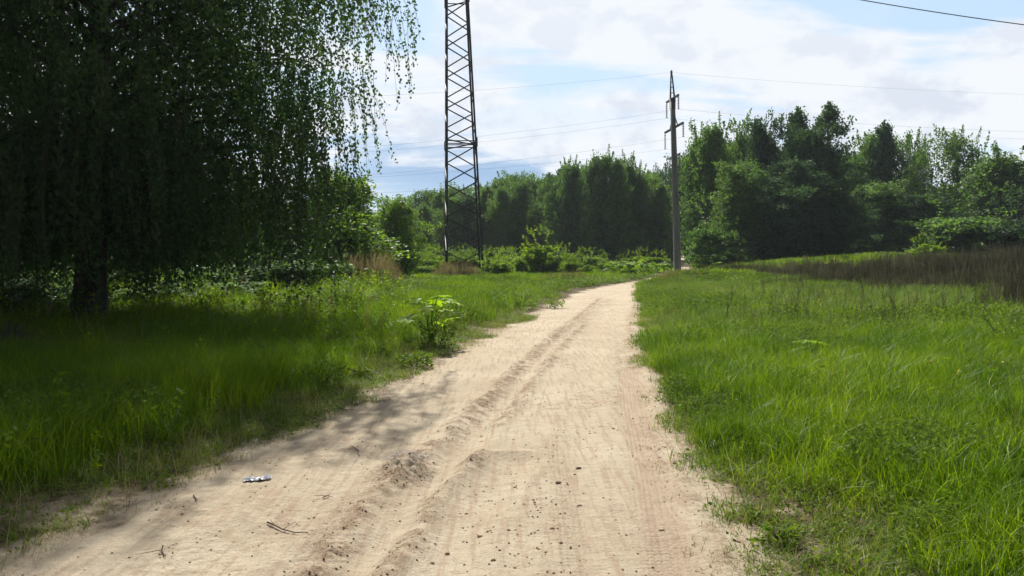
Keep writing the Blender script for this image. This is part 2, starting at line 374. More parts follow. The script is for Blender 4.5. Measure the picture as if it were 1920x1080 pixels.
ys = np.concatenate([-np.geomspace(60, 0.6, 22)[:-1], np.linspace(-.6, 2.4, 12)[:-1], np.geomspace(2.4, 68, 1050)[:-1], np.geomspace(68, 2200, 70)])
def grid(name, xs2d, ysr, close=False):
    nr, nc = xs2d.shape; yy = np.repeat(ysr[:, None], nc, 1); xx = xs2d
    z, c, t, s = height(xx.ravel(), yy.ravel())
    yv = yy.ravel()
    rgt = xx.ravel() > (edgeL(yv)+edgeR(yv))/2
    sand = 1-sstep(s+(fbm(xx.ravel()*3, yv*3, 4)-.5)*np.where(rgt, .4, .6), np.where(rgt, 0.0, .0), np.where(rgt, .45, .55))
    bare = np.zeros(len(z))
    for bx, by, br in BARE:
        bare = np.maximum(bare, 1-sstep(np.hypot(xx.ravel()-bx, yv-by)+(fbm(xx.ravel()*6, yv*6, 3)-.5)*.4, br*.3, br))
    sand = np.maximum(sand, bare*.36)
    sand = np.where(yv > 160, 0, sand)
    v_ = np.stack([xx.ravel(), yv, z], 1)
    i = np.arange(nr*nc).reshape(nr, nc)
    f = np.stack([i[:-1, :-1].ravel(), i[:-1, 1:].ravel(), i[1:, 1:].ravel(), i[1:, :-1].ravel()], 1)
    return v_, f, sand, c, t
BARE = [(*at(1480, 960)[:2], .24), (*at(1530, 1030)[:2], .18), (*at(1245, 602)[:2], .9), (*at(930, 620)[:2], .8), (*at(120, 965)[:2], .5), (*at(230, 930)[:2], .35)]
eL = edgeL(ys); eR = edgeR(ys)
U = np.linspace(0, 1, 341)
roadx = eL[:, None]*(1-U)+eR[:, None]*U
off = np.concatenate([np.linspace(0, .9, 45)[:-1], .9*np.geomspace(1, 2600, 110)])
nroad = int(np.searchsorted(ys, 150))
v_, f_, s_, c_, t_ = grid('road', roadx[:nroad+1], ys[:nroad+1])
o = link('dirt_road', mesh_from('dirt_road', v_, f_, M_soil, True, {'sand': s_, 'crumb': c_, 'track': t_}))
tag(o, 'pale sandy dirt road with ruts curving away between the grass verges', 'road', kind='structure')
VV = []; FF = []; SS = []; CC = []; TT = []; n0 = 0
for xs2, yr in ((eL[:, None]-off[::-1], ys), (eR[:, None]+off, ys), (roadx[nroad:, ::20], ys[nroad:])):
    v_, f_, s_, c_, t_ = grid('g', xs2, yr); VV.append(v_); FF.append(f_+n0); SS.append(s_); CC.append(c_); TT.append(t_); n0 += len(v_)
o = link('ground', mesh_from('ground', np.concatenate(VV), np.concatenate(FF), M_soil, True, {'sand': np.concatenate(SS), 'crumb': np.concatenate(CC), 'track': np.concatenate(TT)}))
tag(o, 'earth under the meadow and woods', 'ground', kind='structure')

# ------------------------------------------------------------------ foliage builders
def leaves(C, L_, W_, A=None, flat=.0, droop=0., rs=None):
    """rhombic leaves: C centres (n,3); A preferred long axis; returns verts, faces, rnd."""
    rs = rs or rng; n = len(C)
    a = rs.normal(size=(n, 3))
    if A is not None: a = a*.45+A
    a[:, 2] -= droop
    a /= np.linalg.norm(a, axis=1)[:, None]
    b = rs.normal(size=(n, 3)); b[:, 2] *= (1-flat); b -= (b*a).sum(1)[:, None]*a; b /= np.linalg.norm(b, axis=1)[:, None]
    s = (0.7+.6*rs.random(n))[:, None]; L2 = L_*s/2; W2 = W_*s/2
    nrm = np.cross(a, b)
    v_ = np.stack([C-a*L2, C+b*W2-a*L2*.15+nrm*W2*.25, C+a*L2, C-b*W2-a*L2*.15+nrm*W2*.25], 1).reshape(-1, 3)
    f = np.arange(n*4).reshape(n, 4)
    return v_, f, np.repeat(rs.random(n), 4)
def crown_mesh(name, C, L_, W_, mat, **kw):
    v_, f, r = leaves(C, L_, W_, **kw); return mesh_from(name, v_, f, mat, False, {'rnd': r})

# ---- prototypes of the wood trees (10 m high, scaled when placed)
def tree_proto(seed, kind):
    rs = np.random.default_rng(seed); H = 10.0
    prof = {'birch': lambda t: 2.2*math.sin(math.pi*min(1, (t*.84+.16)))**.5*(1-.25*t),
            'broad': lambda t: 2.9*math.sin(math.pi*(t*.80+.18))**.45,
            'spire': lambda t: 2.4*(1-t)**.6*(.7+.3*min(1, t*5)),
            'open': lambda t: 3.0*math.sin(math.pi*(t*.86+.12))**.6,
            'bush': lambda t: 3.6*math.sin(math.pi*(t*.8+.18))**.5}[kind]
    z0 = {'birch': .05, 'broad': .03, 'spire': .04, 'open': .28, 'bush': .01}[kind]
    nb = {'birch': 85, 'broad': 95, 'spire': 95, 'open': 46, 'bush': 75}[kind]
    per = {'birch': 9, 'broad': 11, 'spire': 9, 'open': 9, 'bush': 10}[kind]
    kl = {'birch': 36, 'broad': 36, 'spire': 28, 'open': 32, 'bush': 44}[kind]
    mb = MB(); 
    bend = rs.normal(size=2)*.25
    def tp(t): return Vector((bend[0]*math.sin(t*2.5), bend[1]*math.sin(t*2.1), H*t))
    nst = 1 if kind != 'bush' else 4
    if kind != 'bush':
        mb.tube([tp(t)-Vector((0, 0, .15 if t == 0 else 0)) for t in np.linspace(0, .97, 10)], [.16*(1-t)**.8+.015 for t in np.linspace(0, .97, 10)], 7)
    Cs = []
    for i in range(nb):
        t = z0+(1-z0)*((i+rs.random())/nb)*.97
        az = i*2.39996+rs.normal()*.3; Rm = prof((t-z0)/(1-z0))*(.50+.62*rs.random())*(1+.30*math.sin(az*2+seed)+.28*math.sin(t*9+az+seed))
        p0 = tp(t*.97) if kind != 'bush' else Vector((rs.normal()*.5, rs.normal()*.5, H*t*.5))
        rise = {'birch': .5, 'broad': .35, 'spire': .15, 'open': .5, 'bush': .5}[kind]*Rm*(1 if kind != 'spire' else (.6-.9*(1-t)))
        p2 = p0+Vector((math.cos(az)*Rm, math.sin(az)*Rm, rise)); pm = (p0+p2)/2+Vector((0, 0, .12*Rm))
        if kind == 'bush': pm.z = max(pm.z, .3); mb.tube([Vector((0, 0, -.2)), p0*.5, p0], [.09, .06, .03], 5)
        mb.tube([p0, pm, p2], [.035*(1.2-t)+.012, .02, .006], 4, False)
        for k in range(per):
            s = .22+.78*((k+rs.random())/per)
            q = p0*(1-s)**2+pm*2*s*(1-s)+p2*s*s
            q = np.array(q)+rs.normal(size=3)*.22*(.5+s)
            if kind != 'bush' and fbm(q[0]*.75+q[2]*.35+seed, q[1]*.75+q[2]*.5+7, 3) < .42: continue
            sg = np.array([.20, .20, .17])*(1.1 if kind != 'spire' else .8)
            n = int(kl*(.5+rs.random()))
            c = q+rs.normal(size=(n, 3))*sg
            if kind in ('birch', 'open'):
                dr = rs.random(n)**1.3*.75; c[:, 2] -= dr; 
            Cs.append(c)
    if kind == 'spire':
        for k in range(14): Cs.append(np.array(tp(.97))+rs.normal(size=(10, 3))*[.08, .08, .1]+[0, 0, -.9*k/14+.35])
    if kind in ('birch', 'broad', 'open', 'bush'):      # leading shoots that stand out of the crown
        for k in range(26):
            t = rs.uniform(.5, .93); az = rs.random()*6.28; Rm = prof((t-z0)/(1-z0))*rs.uniform(.3, .95)
            q = np.array([math.cos(az)*Rm, math.sin(az)*Rm, H*t+rs.uniform(.3, .8)]); l_ = rs.uniform(.5, 1.3)
            n = 30; u_ = rs.random(n); c = q+np.outer(u_, [math.cos(az)*.25*l_, math.sin(az)*.25*l_, l_])+rs.normal(size=(n, 3))*.09*(1.2-u_)[:, None]; Cs.append(c)
            mb.tube([tp(t*.9) if kind != 'bush' else Vector((0, 0, .3)), Vector(q)-Vector((0, 0, .3)), Vector(q)+Vector((math.cos(az)*.25*l_, math.sin(az)*.25*l_, l_))], [.02, .012, .003], 3, False)
    C = np.concatenate(Cs); C = C[C[:, 2] > .05]
    A = None
    return (mb, C)
PROT = {}
def proto(kind, var, mat, key):
    k = (kind, var, key)
    if k not in PROT:
        mb, C = tree_proto(100+var*13+len(kind)*7, kind)
        dr = .9 if kind in ('birch', 'open') else .25
        lf = .19
        if key == 'sap' or kind == 'bush':
            lf = .42 if key == 'sap' else .34; C = C[np.random.default_rng(3).random(len(C)) < .36]
        cm = crown_mesh('crown', C, lf, lf*.62, mat, droop=dr, rs=np.random.default_rng(var))
        tm = mesh_from('trunk', mb.v, [np.array(mb.q, int).reshape(-1, 4), np.array(mb.t, int).reshape(-1, 3)], M_bark2)
        PROT[k] = (tm, cm, float(np.percentile(C[:, 2], 99.9)), float(np.percentile(np.hypot(C[:, 0], C[:, 1]), 95)))
    return PROT[k]
def tree(name, px, Y, top, hw, kind, var, key, label, cat='tree', group=None, rz=None):
    """px: photo column of the axis, Y distance, top: photo row of the tip, hw: crown half width in photo pixels."""
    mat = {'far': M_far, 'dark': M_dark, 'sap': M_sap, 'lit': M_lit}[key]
    p = pt(px, 480, Y); g = gh(p.x, Y); Hh = pt(px, top, Y).z-g
    tm, cm, zm, r = proto(kind, var, mat, key)
    sx = hw*Y/F/r*1.25; sz = Hh/zm
    e = empty(name, (p.x, Y, g), random.random()*6.28 if rz is None else rz, (sx, sx, sz))
    link('trunk' if kind != 'bush' else 'stems', tm, e); link('crown' if kind != 'bush' else 'foliage', cm, e)
    tag(e, label, cat, group); return e

# ------------------------------------------------------------------ the wood
W1 = 'trees of the wood behind the pylon'
T = lambda *a, **k: tree(*a, **k)
wood = [
 ('wood_tree', 668, 105, 425, 34, 'broad', 1, 'far', 'rounded distant tree just showing below the birch tips, leftmost of the wood'),
 ('wood_tree', 705, 112, 432, 34, 'broad', 2, 'far', 'low distant tree crown in the sky gap left of the bright bushy tree'),
 ('wood_tree', 772, 100, 376, 36, 'broad', 1, 'far', 'rounded tree of the wood rising directly right of the bright bushy tree'),
 ('wood_tree', 812, 98, 356, 38, 'broad', 2, 'far', 'broad tree of the wood just left of the steel pylon'),
 ('wood_tree', 858, 104, 346, 40, 'broad', 1, 'far', 'round topped tree of the wood seen through the pylon lattice'),
 ('wood_tree', 905, 100, 344, 34, 'birch', 1, 'far', 'narrow tree directly behind the right leg of the pylon'),
 ('wood_tree', 945, 96, 330, 36, 'birch', 2, 'far', 'pale topped tree just right of the pylon, first hump of the skyline'),
 ('wood_tree', 972, 102, 322, 32, 'broad', 1, 'far', 'crown forming the second small peak right of the pylon'),
 ('wood_tree', 1008, 98, 330, 36, 'broad', 3, 'far', 'small rounded crown in the dip of the skyline right of the pylon'),
 ('wood_tree', 1036, 100, 326, 30, 'spire', 2, 'far', 'pointed tree in the dip just left of the tall leafy peak'),
 ('wood_tree', 1068, 84, 298, 28, 'birch', 3, 'far', 'dense leafy tree left of the tall pale birch in the middle'),
 ('wood_tree', 1105, 88, 302, 38, 'birch', 1, 'far', 'slim birch squeezed between the dense leafy tree and the tall pale birch'),
 ('birch_tree', 1140, 78, 281, 30, 'birch', 2, 'far', 'tallest pale green birch in the middle of the wood with a pointed tip'),
 ('birch_tree', 1182, 80, 292, 28, 'birch', 1, 'far', 'weeping birch with trailing twig tips right of the tallest birch'),
 ('wood_tree', 1214, 90, 322, 40, 'broad', 3, 'far', 'lower leafy tree between the weeping birch and the concrete pole'),
 ('wood_tree', 1243, 92, 308, 24, 'open', 1, 'dark', 'thin open crowned tree against the sky just left of the concrete pole'),
 ('wood_tree', 1262, 96, 345, 44, 'broad', 3, 'far', 'leafy tree standing right behind the concrete pole'),
]
mid_ = [(1055, 90, 312, 24), (1078, 82, 300, 24), (1100, 86, 308, 22), (1120, 79, 294, 24), (1160, 77, 300, 24), (1172, 84, 290, 22), (1200, 80, 306, 24), (1222, 86, 324, 24), (1238, 78, 345, 24),
        (760, 92, 392, 24), (788, 95, 372, 24), (800, 88, 380, 22), (826, 94, 358, 24), (842, 90, 366, 24), (870, 96, 350, 22), (885, 90, 362, 24), (918, 92, 350, 24), (934, 88, 345, 24), (955, 92, 332, 22), (982, 90, 334, 24), (1000, 94, 342, 22), (1022, 90, 336, 24), (1042, 86, 330, 22)]
for i, (px_, Y_, tp_, hw_) in enumerate(mid_):
    T('wood_tree', px_, Y_, tp_, hw_*1.1, 'birch' if i % 4 else 'spire', 1+i % 4, 'far' if i % 5 else 'dark', 'slender upright tree packed into the front of the wood '+('right' if px_ > 900 else 'left')+' of the pylon', group='slender trees of the wood front '+('right' if px_ > 900 else 'left')+' of the pylon')
for a in wood: T(*a[:8], a[8], group=W1)
W2 = 'trees of the right hand grove'
grove = [
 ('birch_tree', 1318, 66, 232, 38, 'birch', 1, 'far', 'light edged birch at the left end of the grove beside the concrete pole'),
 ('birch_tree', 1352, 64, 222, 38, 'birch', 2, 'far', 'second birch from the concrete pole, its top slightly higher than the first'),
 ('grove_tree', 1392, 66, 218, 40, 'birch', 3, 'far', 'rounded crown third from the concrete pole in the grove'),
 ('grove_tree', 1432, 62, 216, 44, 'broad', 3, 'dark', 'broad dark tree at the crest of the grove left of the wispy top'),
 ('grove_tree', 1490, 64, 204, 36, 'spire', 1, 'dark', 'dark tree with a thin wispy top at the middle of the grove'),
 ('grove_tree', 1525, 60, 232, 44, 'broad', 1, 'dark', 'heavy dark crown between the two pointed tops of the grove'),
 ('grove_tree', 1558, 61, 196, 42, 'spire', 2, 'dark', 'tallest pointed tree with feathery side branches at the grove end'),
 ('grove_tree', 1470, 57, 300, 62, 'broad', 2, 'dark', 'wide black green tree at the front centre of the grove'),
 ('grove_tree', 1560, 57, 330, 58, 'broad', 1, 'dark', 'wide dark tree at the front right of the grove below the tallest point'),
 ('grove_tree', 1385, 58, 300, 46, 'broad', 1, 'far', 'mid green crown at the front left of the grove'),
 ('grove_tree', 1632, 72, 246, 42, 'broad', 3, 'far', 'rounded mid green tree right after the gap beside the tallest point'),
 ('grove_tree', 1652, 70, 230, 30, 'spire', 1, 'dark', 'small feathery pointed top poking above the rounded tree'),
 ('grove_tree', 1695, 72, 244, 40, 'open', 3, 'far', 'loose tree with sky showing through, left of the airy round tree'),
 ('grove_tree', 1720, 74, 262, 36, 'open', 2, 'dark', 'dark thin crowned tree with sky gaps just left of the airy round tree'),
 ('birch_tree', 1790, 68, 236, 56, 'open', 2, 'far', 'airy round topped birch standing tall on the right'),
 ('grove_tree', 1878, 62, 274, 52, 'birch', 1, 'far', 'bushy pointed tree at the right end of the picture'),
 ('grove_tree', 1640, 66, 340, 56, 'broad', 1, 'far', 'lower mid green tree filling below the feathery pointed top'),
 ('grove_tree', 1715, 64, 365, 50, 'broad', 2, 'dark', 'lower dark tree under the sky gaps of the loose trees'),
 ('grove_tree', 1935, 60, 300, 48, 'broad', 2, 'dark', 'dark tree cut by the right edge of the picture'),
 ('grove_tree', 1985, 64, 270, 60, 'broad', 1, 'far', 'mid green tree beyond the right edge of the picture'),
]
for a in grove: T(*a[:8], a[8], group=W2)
T('leafy_bush', 1333, 56, 372, 40, 'bush', 1, 'far', 'lighter green bush at the foot of the grove just right of the pole', 'bush')
T('leafy_bush', 1735, 46, 438, 26, 'bush', 2, 'sap', 'pale green leafy bush above the brown weeds on the right', 'bush')
T('leafy_bush', 1805, 52, 345, 70, 'bush', 1, 'far', 'big rounded mid green bush below the airy round birch', 'bush')
T('leafy_bush', 1900, 50, 360, 60, 'bush', 2, 'dark', 'large dark bush behind the brown weeds at the right edge', 'bush')
T('leafy_bush', 1360, 54, 440, 34, 'bush', 2, 'far', 'small leafy bush low at the grove foot right of the distant path', 'bush')
# hidden depth of the woods
deep = [(1290, 96, 290, 46), (1340, 90, 262, 46), (1420, 86, 250, 50), (1500, 88, 262, 50), (1590, 92, 290, 46), (1680, 92, 330, 50), (1760, 90, 345, 50), (1840, 90, 340, 50), (1920, 88, 330, 50),
        (760, 130, 400, 40), (830, 130, 380, 40), (900, 132, 372, 40), (990, 130, 362, 44), (1060, 126, 350, 44), (1130, 122, 345, 44), (1200, 124, 350, 44)]
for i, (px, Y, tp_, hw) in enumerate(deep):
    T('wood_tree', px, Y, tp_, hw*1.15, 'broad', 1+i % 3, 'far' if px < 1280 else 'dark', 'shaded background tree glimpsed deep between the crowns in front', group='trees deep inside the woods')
# trees and thicket behind the big birch
T('bushy_tree', 742, 46, 366, 46, 'broad', 3, 'lit', 'bright green bushy young tree left of the pylon in front of the wood', 'tree')
T('young_birch', 648, 37, 318, 92, 'birch', 4, 'lit', 'young birch with sunlit leaves and drooping tips beside the large birch', 'tree')
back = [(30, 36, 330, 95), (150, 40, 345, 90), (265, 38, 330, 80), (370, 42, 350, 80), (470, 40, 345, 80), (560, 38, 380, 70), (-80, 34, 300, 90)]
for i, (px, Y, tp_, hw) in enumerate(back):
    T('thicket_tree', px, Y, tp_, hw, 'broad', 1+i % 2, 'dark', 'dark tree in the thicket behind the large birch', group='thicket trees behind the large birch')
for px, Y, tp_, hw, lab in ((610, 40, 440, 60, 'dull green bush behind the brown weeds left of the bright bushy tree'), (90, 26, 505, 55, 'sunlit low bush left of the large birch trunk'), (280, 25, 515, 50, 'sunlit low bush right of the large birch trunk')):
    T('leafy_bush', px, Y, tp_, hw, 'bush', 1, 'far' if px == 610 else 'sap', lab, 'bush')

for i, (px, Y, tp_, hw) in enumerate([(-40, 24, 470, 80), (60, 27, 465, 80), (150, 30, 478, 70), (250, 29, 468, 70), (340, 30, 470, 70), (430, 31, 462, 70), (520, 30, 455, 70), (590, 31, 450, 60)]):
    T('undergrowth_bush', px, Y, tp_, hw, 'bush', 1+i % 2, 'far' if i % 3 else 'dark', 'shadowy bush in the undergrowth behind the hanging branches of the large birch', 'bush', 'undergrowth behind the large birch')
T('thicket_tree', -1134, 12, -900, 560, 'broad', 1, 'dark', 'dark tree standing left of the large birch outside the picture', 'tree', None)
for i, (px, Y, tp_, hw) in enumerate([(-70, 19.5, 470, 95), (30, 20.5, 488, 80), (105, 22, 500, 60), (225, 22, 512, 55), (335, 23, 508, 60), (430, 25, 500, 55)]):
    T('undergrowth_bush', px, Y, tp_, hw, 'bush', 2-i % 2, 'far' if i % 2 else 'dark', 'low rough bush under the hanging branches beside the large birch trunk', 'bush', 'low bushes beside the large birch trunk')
# saplings along the wood edge
saps = [(775, 62, 462, 26), (805, 60, 470, 24), (835, 66, 458, 26), (868, 68, 462, 24), (895, 60, 478, 22), (925, 62, 470, 26), (955, 58, 480, 24), (985, 56, 470, 26), (1012, 54, 424, 36), (1045, 54, 478, 24), (1070, 52, 486, 20), (1100, 51, 492, 18), (940, 52, 492, 24),
        (865, 54, 494, 24), (790, 54, 492, 24), (750, 50, 486, 22), (1190, 60, 480, 20), (1205, 62, 470, 22), (1235, 62, 484, 18), (1165, 58, 488, 14), (1312, 54, 490, 16), (1130, 56, 492, 12)]
for k in range(26):
    px_ = 745+k*15+random.uniform(-6, 6)
    if abs(px_-1012) > 24: saps.append((px_, random.uniform(55, 70), random.uniform(466, 488), random.uniform(20, 30)))
slab = ['leftmost', 'rounded', 'tall', 'pale', 'small']
for i, (px, Y, tp_, hw) in enumerate(saps):
    if 818 < px < 922: Y = max(Y, 66); tp_ = max(tp_, 474)
    if px == 1012: lab, g = 'tallest lime green sapling standing before the wood edge', None
    elif px == 1312: lab, g = 'small pointed sapling beside the distant path opening', None
    elif px == 1190 or px == 1205 or px == 1235 or px == 1165: lab, g = 'green sapling between the road bend and the concrete pole', 'saplings between the bend and the pole'
    elif px < 835: lab, g = 'lime green sapling in the row left of the pylon foot', 'saplings left of the pylon'
    elif px < 900: lab, g = 'lime green sapling crowded round the foot of the pylon', 'saplings round the pylon foot'
    else: lab, g = 'lime green sapling in the row between the pylon and the road bend', 'saplings right of the pylon'
    T('sapling', px, Y, tp_-(0 if hw > 30 else 16-i % 3*5), hw*.72, 'bush', 1+i % 2, 'sap', lab, 'sapling', g)

# ------------------------------------------------------------------ the large weeping birch
def big_birch():
    rs = np.random.default_rng(11)
    b = at(165, 622); b.z = gh(b.x, b.y); bx, by, bz = b
    e = empty('weeping_birch', b)
    H = 16.0
    Rz = lambda z: float(np.interp(z, [0, .7, 1.5, 2.5, 4, 5, 6.5, 8, 10, 12, 14, 16], [4.0, 4.5, 5.0, 5.7, 6.6, 7.6, 8.1, 7.9, 7.4, 6.4, 4.6, 1.2]))
    Ra = lambda a: 1-.42*max(0, math.sin(a))*min(1, max(0, .45+1.2*math.cos(a)))
    tr = MB()
    def tp(t): return Vector((.35*math.sin(t*3)+.1*t, .3*math.sin(t*2.2), H*t))
    ts = np.linspace(0, .97, 18)
    tr.tube([tp(t)-Vector((0, 0, .2 if t == 0 else 0)) for t in ts], [.30*(1-t)**.75+.02+.16*math.exp(-t*28) for t in ts], 14)
    tr.tube([tp(.12), tp(.12)+Vector((-.5, -.3, 1.6)), tp(.12)+Vector((-1.2, -.5, 4.5)), tp(.12)+Vector((-1.6, -.6, 8))], [.17, .14, .10, .03], 8)
    C = []; A = []; RN = []; tw = MB(); ns = 0
    nb = 150
    for i in range(nb):
        t = .12+.85*((i+rs.random())/nb)**1.15; az = i*2.39996+rs.normal()*.25
        p0 = tp(t); zt = p0.z; Rm = Ra(az)*Rz(min(zt+1.2, 15.9))*(.64+.34*rs.random())
        d = Vector((math.cos(az), math.sin(az), 0))
        p1 = p0+d*Rm*.45+Vector((0, 0, .9+Rm*.20)); p2 = p0+d*Rm+Vector((0, 0, .55+Rm*.05-.03*Rm*Rm*.3))
        pts = []; 
        for s in np.linspace(0, .86, 8):
            q = p0*(1-s)**2+p1*2*s*(1-s)+p2*s*s; pts.append(q+Vector(rs.normal(size=3)*.06*s))
        tr.tube(pts, [(.075*(1-t)+.02)*(1-s)+.005 for s in np.linspace(0, 1, 8)], 5, False)
        nst = int(85+75*Rm/7)
        for k in range(nst):
            s = .16+.84*((k+rs.random())/nst)**.8
            q = p0*(1-s)**2+p1*2*s*(1-s)+p2*s*s
            spr = .35+.65*(1-abs(s-.6))
            side = rs.normal()*spr
            o_ = np.array(q)+np.array([-d.y, d.x, 0])*side+np.array([0, 0, rs.normal()*.22-.1*abs(side)])
            ln = rs.uniform(.35, 1.0+1.0*(i % 3 == 0))*(0.75+.5*s); rr = math.hypot(o_[0], o_[1])
            if q.z < 4.4: ln = min(ln*2.1, max(.3, o_[2]-.25-(1.7 if o_[0] > -1 else .8)*max(0, vnoise(math.atan2(o_[1], o_[0])*3.2+10, rr*.6)-.15)-rs.uniform(0, .7)))
            lim = 1.04*Rz(max(0, o_[2]-ln*.6))*Ra(math.atan2(o_[1], o_[0]))
            if rr > lim: continue
            if fbm(o_[0]*.55+o_[2]*.35+30, o_[1]*.55+o_[2]*.5, 3) < (.29 if o_[0] < 2.5 else .41): continue
            drift = rs.normal(size=2)*.10+np.array([d.x, d.y])*.10
            n = int(ln/.036); u_ = np.linspace(0, 1, max(n, 3))
            wob = np.sin(u_*rs.uniform(3, 7)+rs.random()*6)*.05
            P = np.stack([o_[0]+drift[0]*np.sqrt(u_)*2+wob, o_[1]+drift[1]*np.sqrt(u_)*2+wob*.6, o_[2]-ln*u_**1.15], 1)
            dn = 1.0 if rr < lim*.86 else .72
            keep = rs.random(len(P)) < dn
            Lf = P[keep]+rs.normal(size=(keep.sum(), 3))*(.07 if rr < lim*.72 else .038)
            Lf = Lf[Lf[:, 2] > .2]; C.append(Lf); A.append(np.tile([0, 0, -1.0], (len(Lf), 1)))
            if rs.random() < .04 or rr > lim*.8: tw.tube([P[0], P[len(P)//2], P[-1]], [.006, .004, .002], 3, False)
            ns += 1; RN.append(np.clip(rs.random()*.7+.3*rs.random(len(Lf)), 0, 1))
    C = np.concatenate(C); A = np.concatenate(A)
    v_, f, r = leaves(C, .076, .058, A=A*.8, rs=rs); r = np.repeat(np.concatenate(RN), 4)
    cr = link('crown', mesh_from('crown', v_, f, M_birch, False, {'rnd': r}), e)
    tag(tw.build('hanging_twigs', M_twig, cr), kind='stuff')
    tr.build('trunk', M_bark, e)
    tag(e, 'very large dark weeping birch whose hanging leafy twigs fill the upper left', 'tree')
    print('birch leaves', len(C), 'strands', ns)
big_birch()

# ------------------------------------------------------------------ steel lattice pylon
def pylon():
    Y0 = 60.0
    c = pt(870, 505, Y0); z0 = gh(c.x, c.y)
    e = empty('lattice_pylon', (c.x, c.y, z0), R_(7))
    ztop1 = 9.9-z0; ztop2 = 20.6-z0; H = 27.0
    def half(z): return np.interp(z, [0, ztop1, ztop2, H], [1.40, 1.12, .82, .62])
    def corner(i, z):
        sx, sy = ((-1, -1), (1, -1), (1, 1), (-1, 1))[i]; h = float(half(z)); return Vector((sx*h+(-.010*z), sy*h, z))
    zs = list(np.linspace(.25, ztop1-.25, 8))+[ztop1+.2]+list(np.linspace(ztop1+.2, ztop2-.3, 10))[1:]+list(np.linspace(ztop2+.2, H, 6))
    for i in range(4):
        mb = MB()
        for a, b in zip([-.4, ztop1, ztop2], [ztop1, ztop2, H]):
            pa, pb = corner(i, a), corner(i, b); sx, sy = ((-1, -1), (1, -1), (1, 1), (-1, 1))[i]
            mb.bar(pa+Vector((-sx*.05, 0, 0)), pb+Vector((-sx*.05, 0, 0)), .145, .02, (0, 1, 0)); mb.bar(pa+Vector((0, -sy*.05, 0)), pb+Vector((0, -sy*.05, 0)), .145, .02, (1, 0, 0))
        for zz in (ztop1, ztop2):
            p = corner(i, zz); mb.bar(p-Vector((0, 0, .35)), p+Vector((0, 0, .35)), .16, .16, (0, 1, 0))
        lg = mb.build('leg', M_steel, e, False)
        fb = MB(); p = corner(i, -.15); fb.bar(p-Vector((0, 0, .35)), p+Vector((0, 0, .3)), .5, .5, (0, 1, 0)); fb.build('footing', M_conc, lg, False)
    for fi in range(4):
        a, b = fi, (fi+1) % 4; nrm = ((0, 1, 0), (1, 0, 0))[fi % 2]
        for k in range(len(zs)-1):
            za, zb = zs[k], zs[k+1]
            p, q = (corner(a, za), corner(b, zb)) if k % 2 == 0 else (corner(b, za), corner(a, zb))
            MB().bar(p, q, .088, .04, nrm).build('brace', M_steel, e, False)
        for zz in (ztop1-.1, ztop1+.1, ztop2):
            if zz == ztop1+.1 and fi % 2: continue
            MB().bar(corner(a, zz), corner(b, zz), .07, .03, nrm).build('ring_bar', M_steel, e, False)
    for zz, ln in ((ztop2+1.2, 3.6), (ztop2+4.8, 2.6)):   # cross arms, above the picture
        for sx in (-1, 1):
            mb = MB(); tip = Vector((sx*ln, 0, zz+.2))
            for i in (0, 3) if sx < 0 else (1, 2):
                mb.bar(corner(i, zz), tip, .07, .07); mb.bar(corner(i, zz+1.1), tip, .05, .05)
            mb.build('crossarm', M_steel, e, False)
    tag(e, 'tall rusty steel lattice power pylon rising out of the picture', 'pylon')
    return e, ztop2
PY, PZ = pylon()

# ------------------------------------------------------------------ concrete pole
def pole():
    b = at(1271, 519); Yp = b.y; b.z = gh(b.x, b.y)
    e = empty('utility_pole', b)
    top = pt(1261, 187, Yp)-b; tip = pt(1259, 136, Yp)-b
    MB().tube([(0, 0, -.4), top*.33, top*.66, top], [.235, .205, .175, .15], 20).build('shaft', M_conc, e)
    dirn = (tip-top).normalized(); X1 = Vector((1, 0, 0)); Y1 = Vector((0, 1, 0))
    sp = MB(); 
    def ck(sx, sy, t): return top+dirn*((tip-top).length*t-.15)+X1*(sx*.14*(1-t*.75))+Y1*(sy*.14*(1-t*.75))
    for sx in (-1, 1):
        for sy in (-1, 1): sp.bar(ck(sx, sy, 0), ck(sx, sy, 1), .045)
    for t in (.12, .34, .55, .74, .9):
        for a, b2 in (((-1, -1), (1, -1)), ((1, -1), (1, 1)), ((1, 1), (-1, 1)), ((-1, 1), (-1, -1))): sp.bar(ck(*a, t), ck(*b2, t), .022)
    sp.bar(tip+Vector((0, 0, -.2)), tip+Vector((0, 0, .12)), .09)
    sp.build('lattice_spire', M_arm, e, False)
    cl = MB(); cl.tube([top+Vector((0, 0, -.55)), top+Vector((0, 0, .05))], [.185, .19], 12); cl.build('collar', M_arm, e)
    ends = []
    def arm(pl, pr, strut, ins):
        """a crossarm: photo pixels of its far left and near right ends"""
        dY = 1.35
        A = pt(*pl, Yp+dY)-b; B = pt(*pr, Yp-dY)-b
        mb = MB(); mb.bar(A, B, .11, .11)
        if strut:
            c0 = (A+B)/2+Vector((0, 0, .95)); c0.x = top.x*.85; c0.y = 0
            mb.bar(c0, A*.72+B*.28, .05); mb.bar(c0, B*.72+A*.28, .05)
        arm_o = mb.build('crossarm', M_arm, e, False)
        for P, L2 in ((A, ins[0]), (B, ins[1])):
            q = MB(); n = 8
            q.tube([P, P-Vector((0, 0, L2))], .018, 6)
            for k in range(n):
                z = -L2*(.12+.80*k/(n-1)); q.tube([P+Vector((0, 0, z)), P+Vector((0, 0, z-.035)), P+Vector((0, 0, z-.05))], [.02, .075, .06], 8)
            q.build('insulator_string', M_glass, arm_o); ends.append(P+b-Vector((0, 0, L2)))
    arm((1250, 192), (1272, 178), False, (1.0, .85))
    arm((1247, 249), (1281, 230), True, (1.05, .85))
    arm((1256, 298), (1274, 289), False, (.95, .9))
    tag(e, 'slim grey concrete power pole with three crossarms and a lattice spire', 'utility pole')
    ends.append(tip+b)
    return ends, Yp
ENDS, YP = pole()
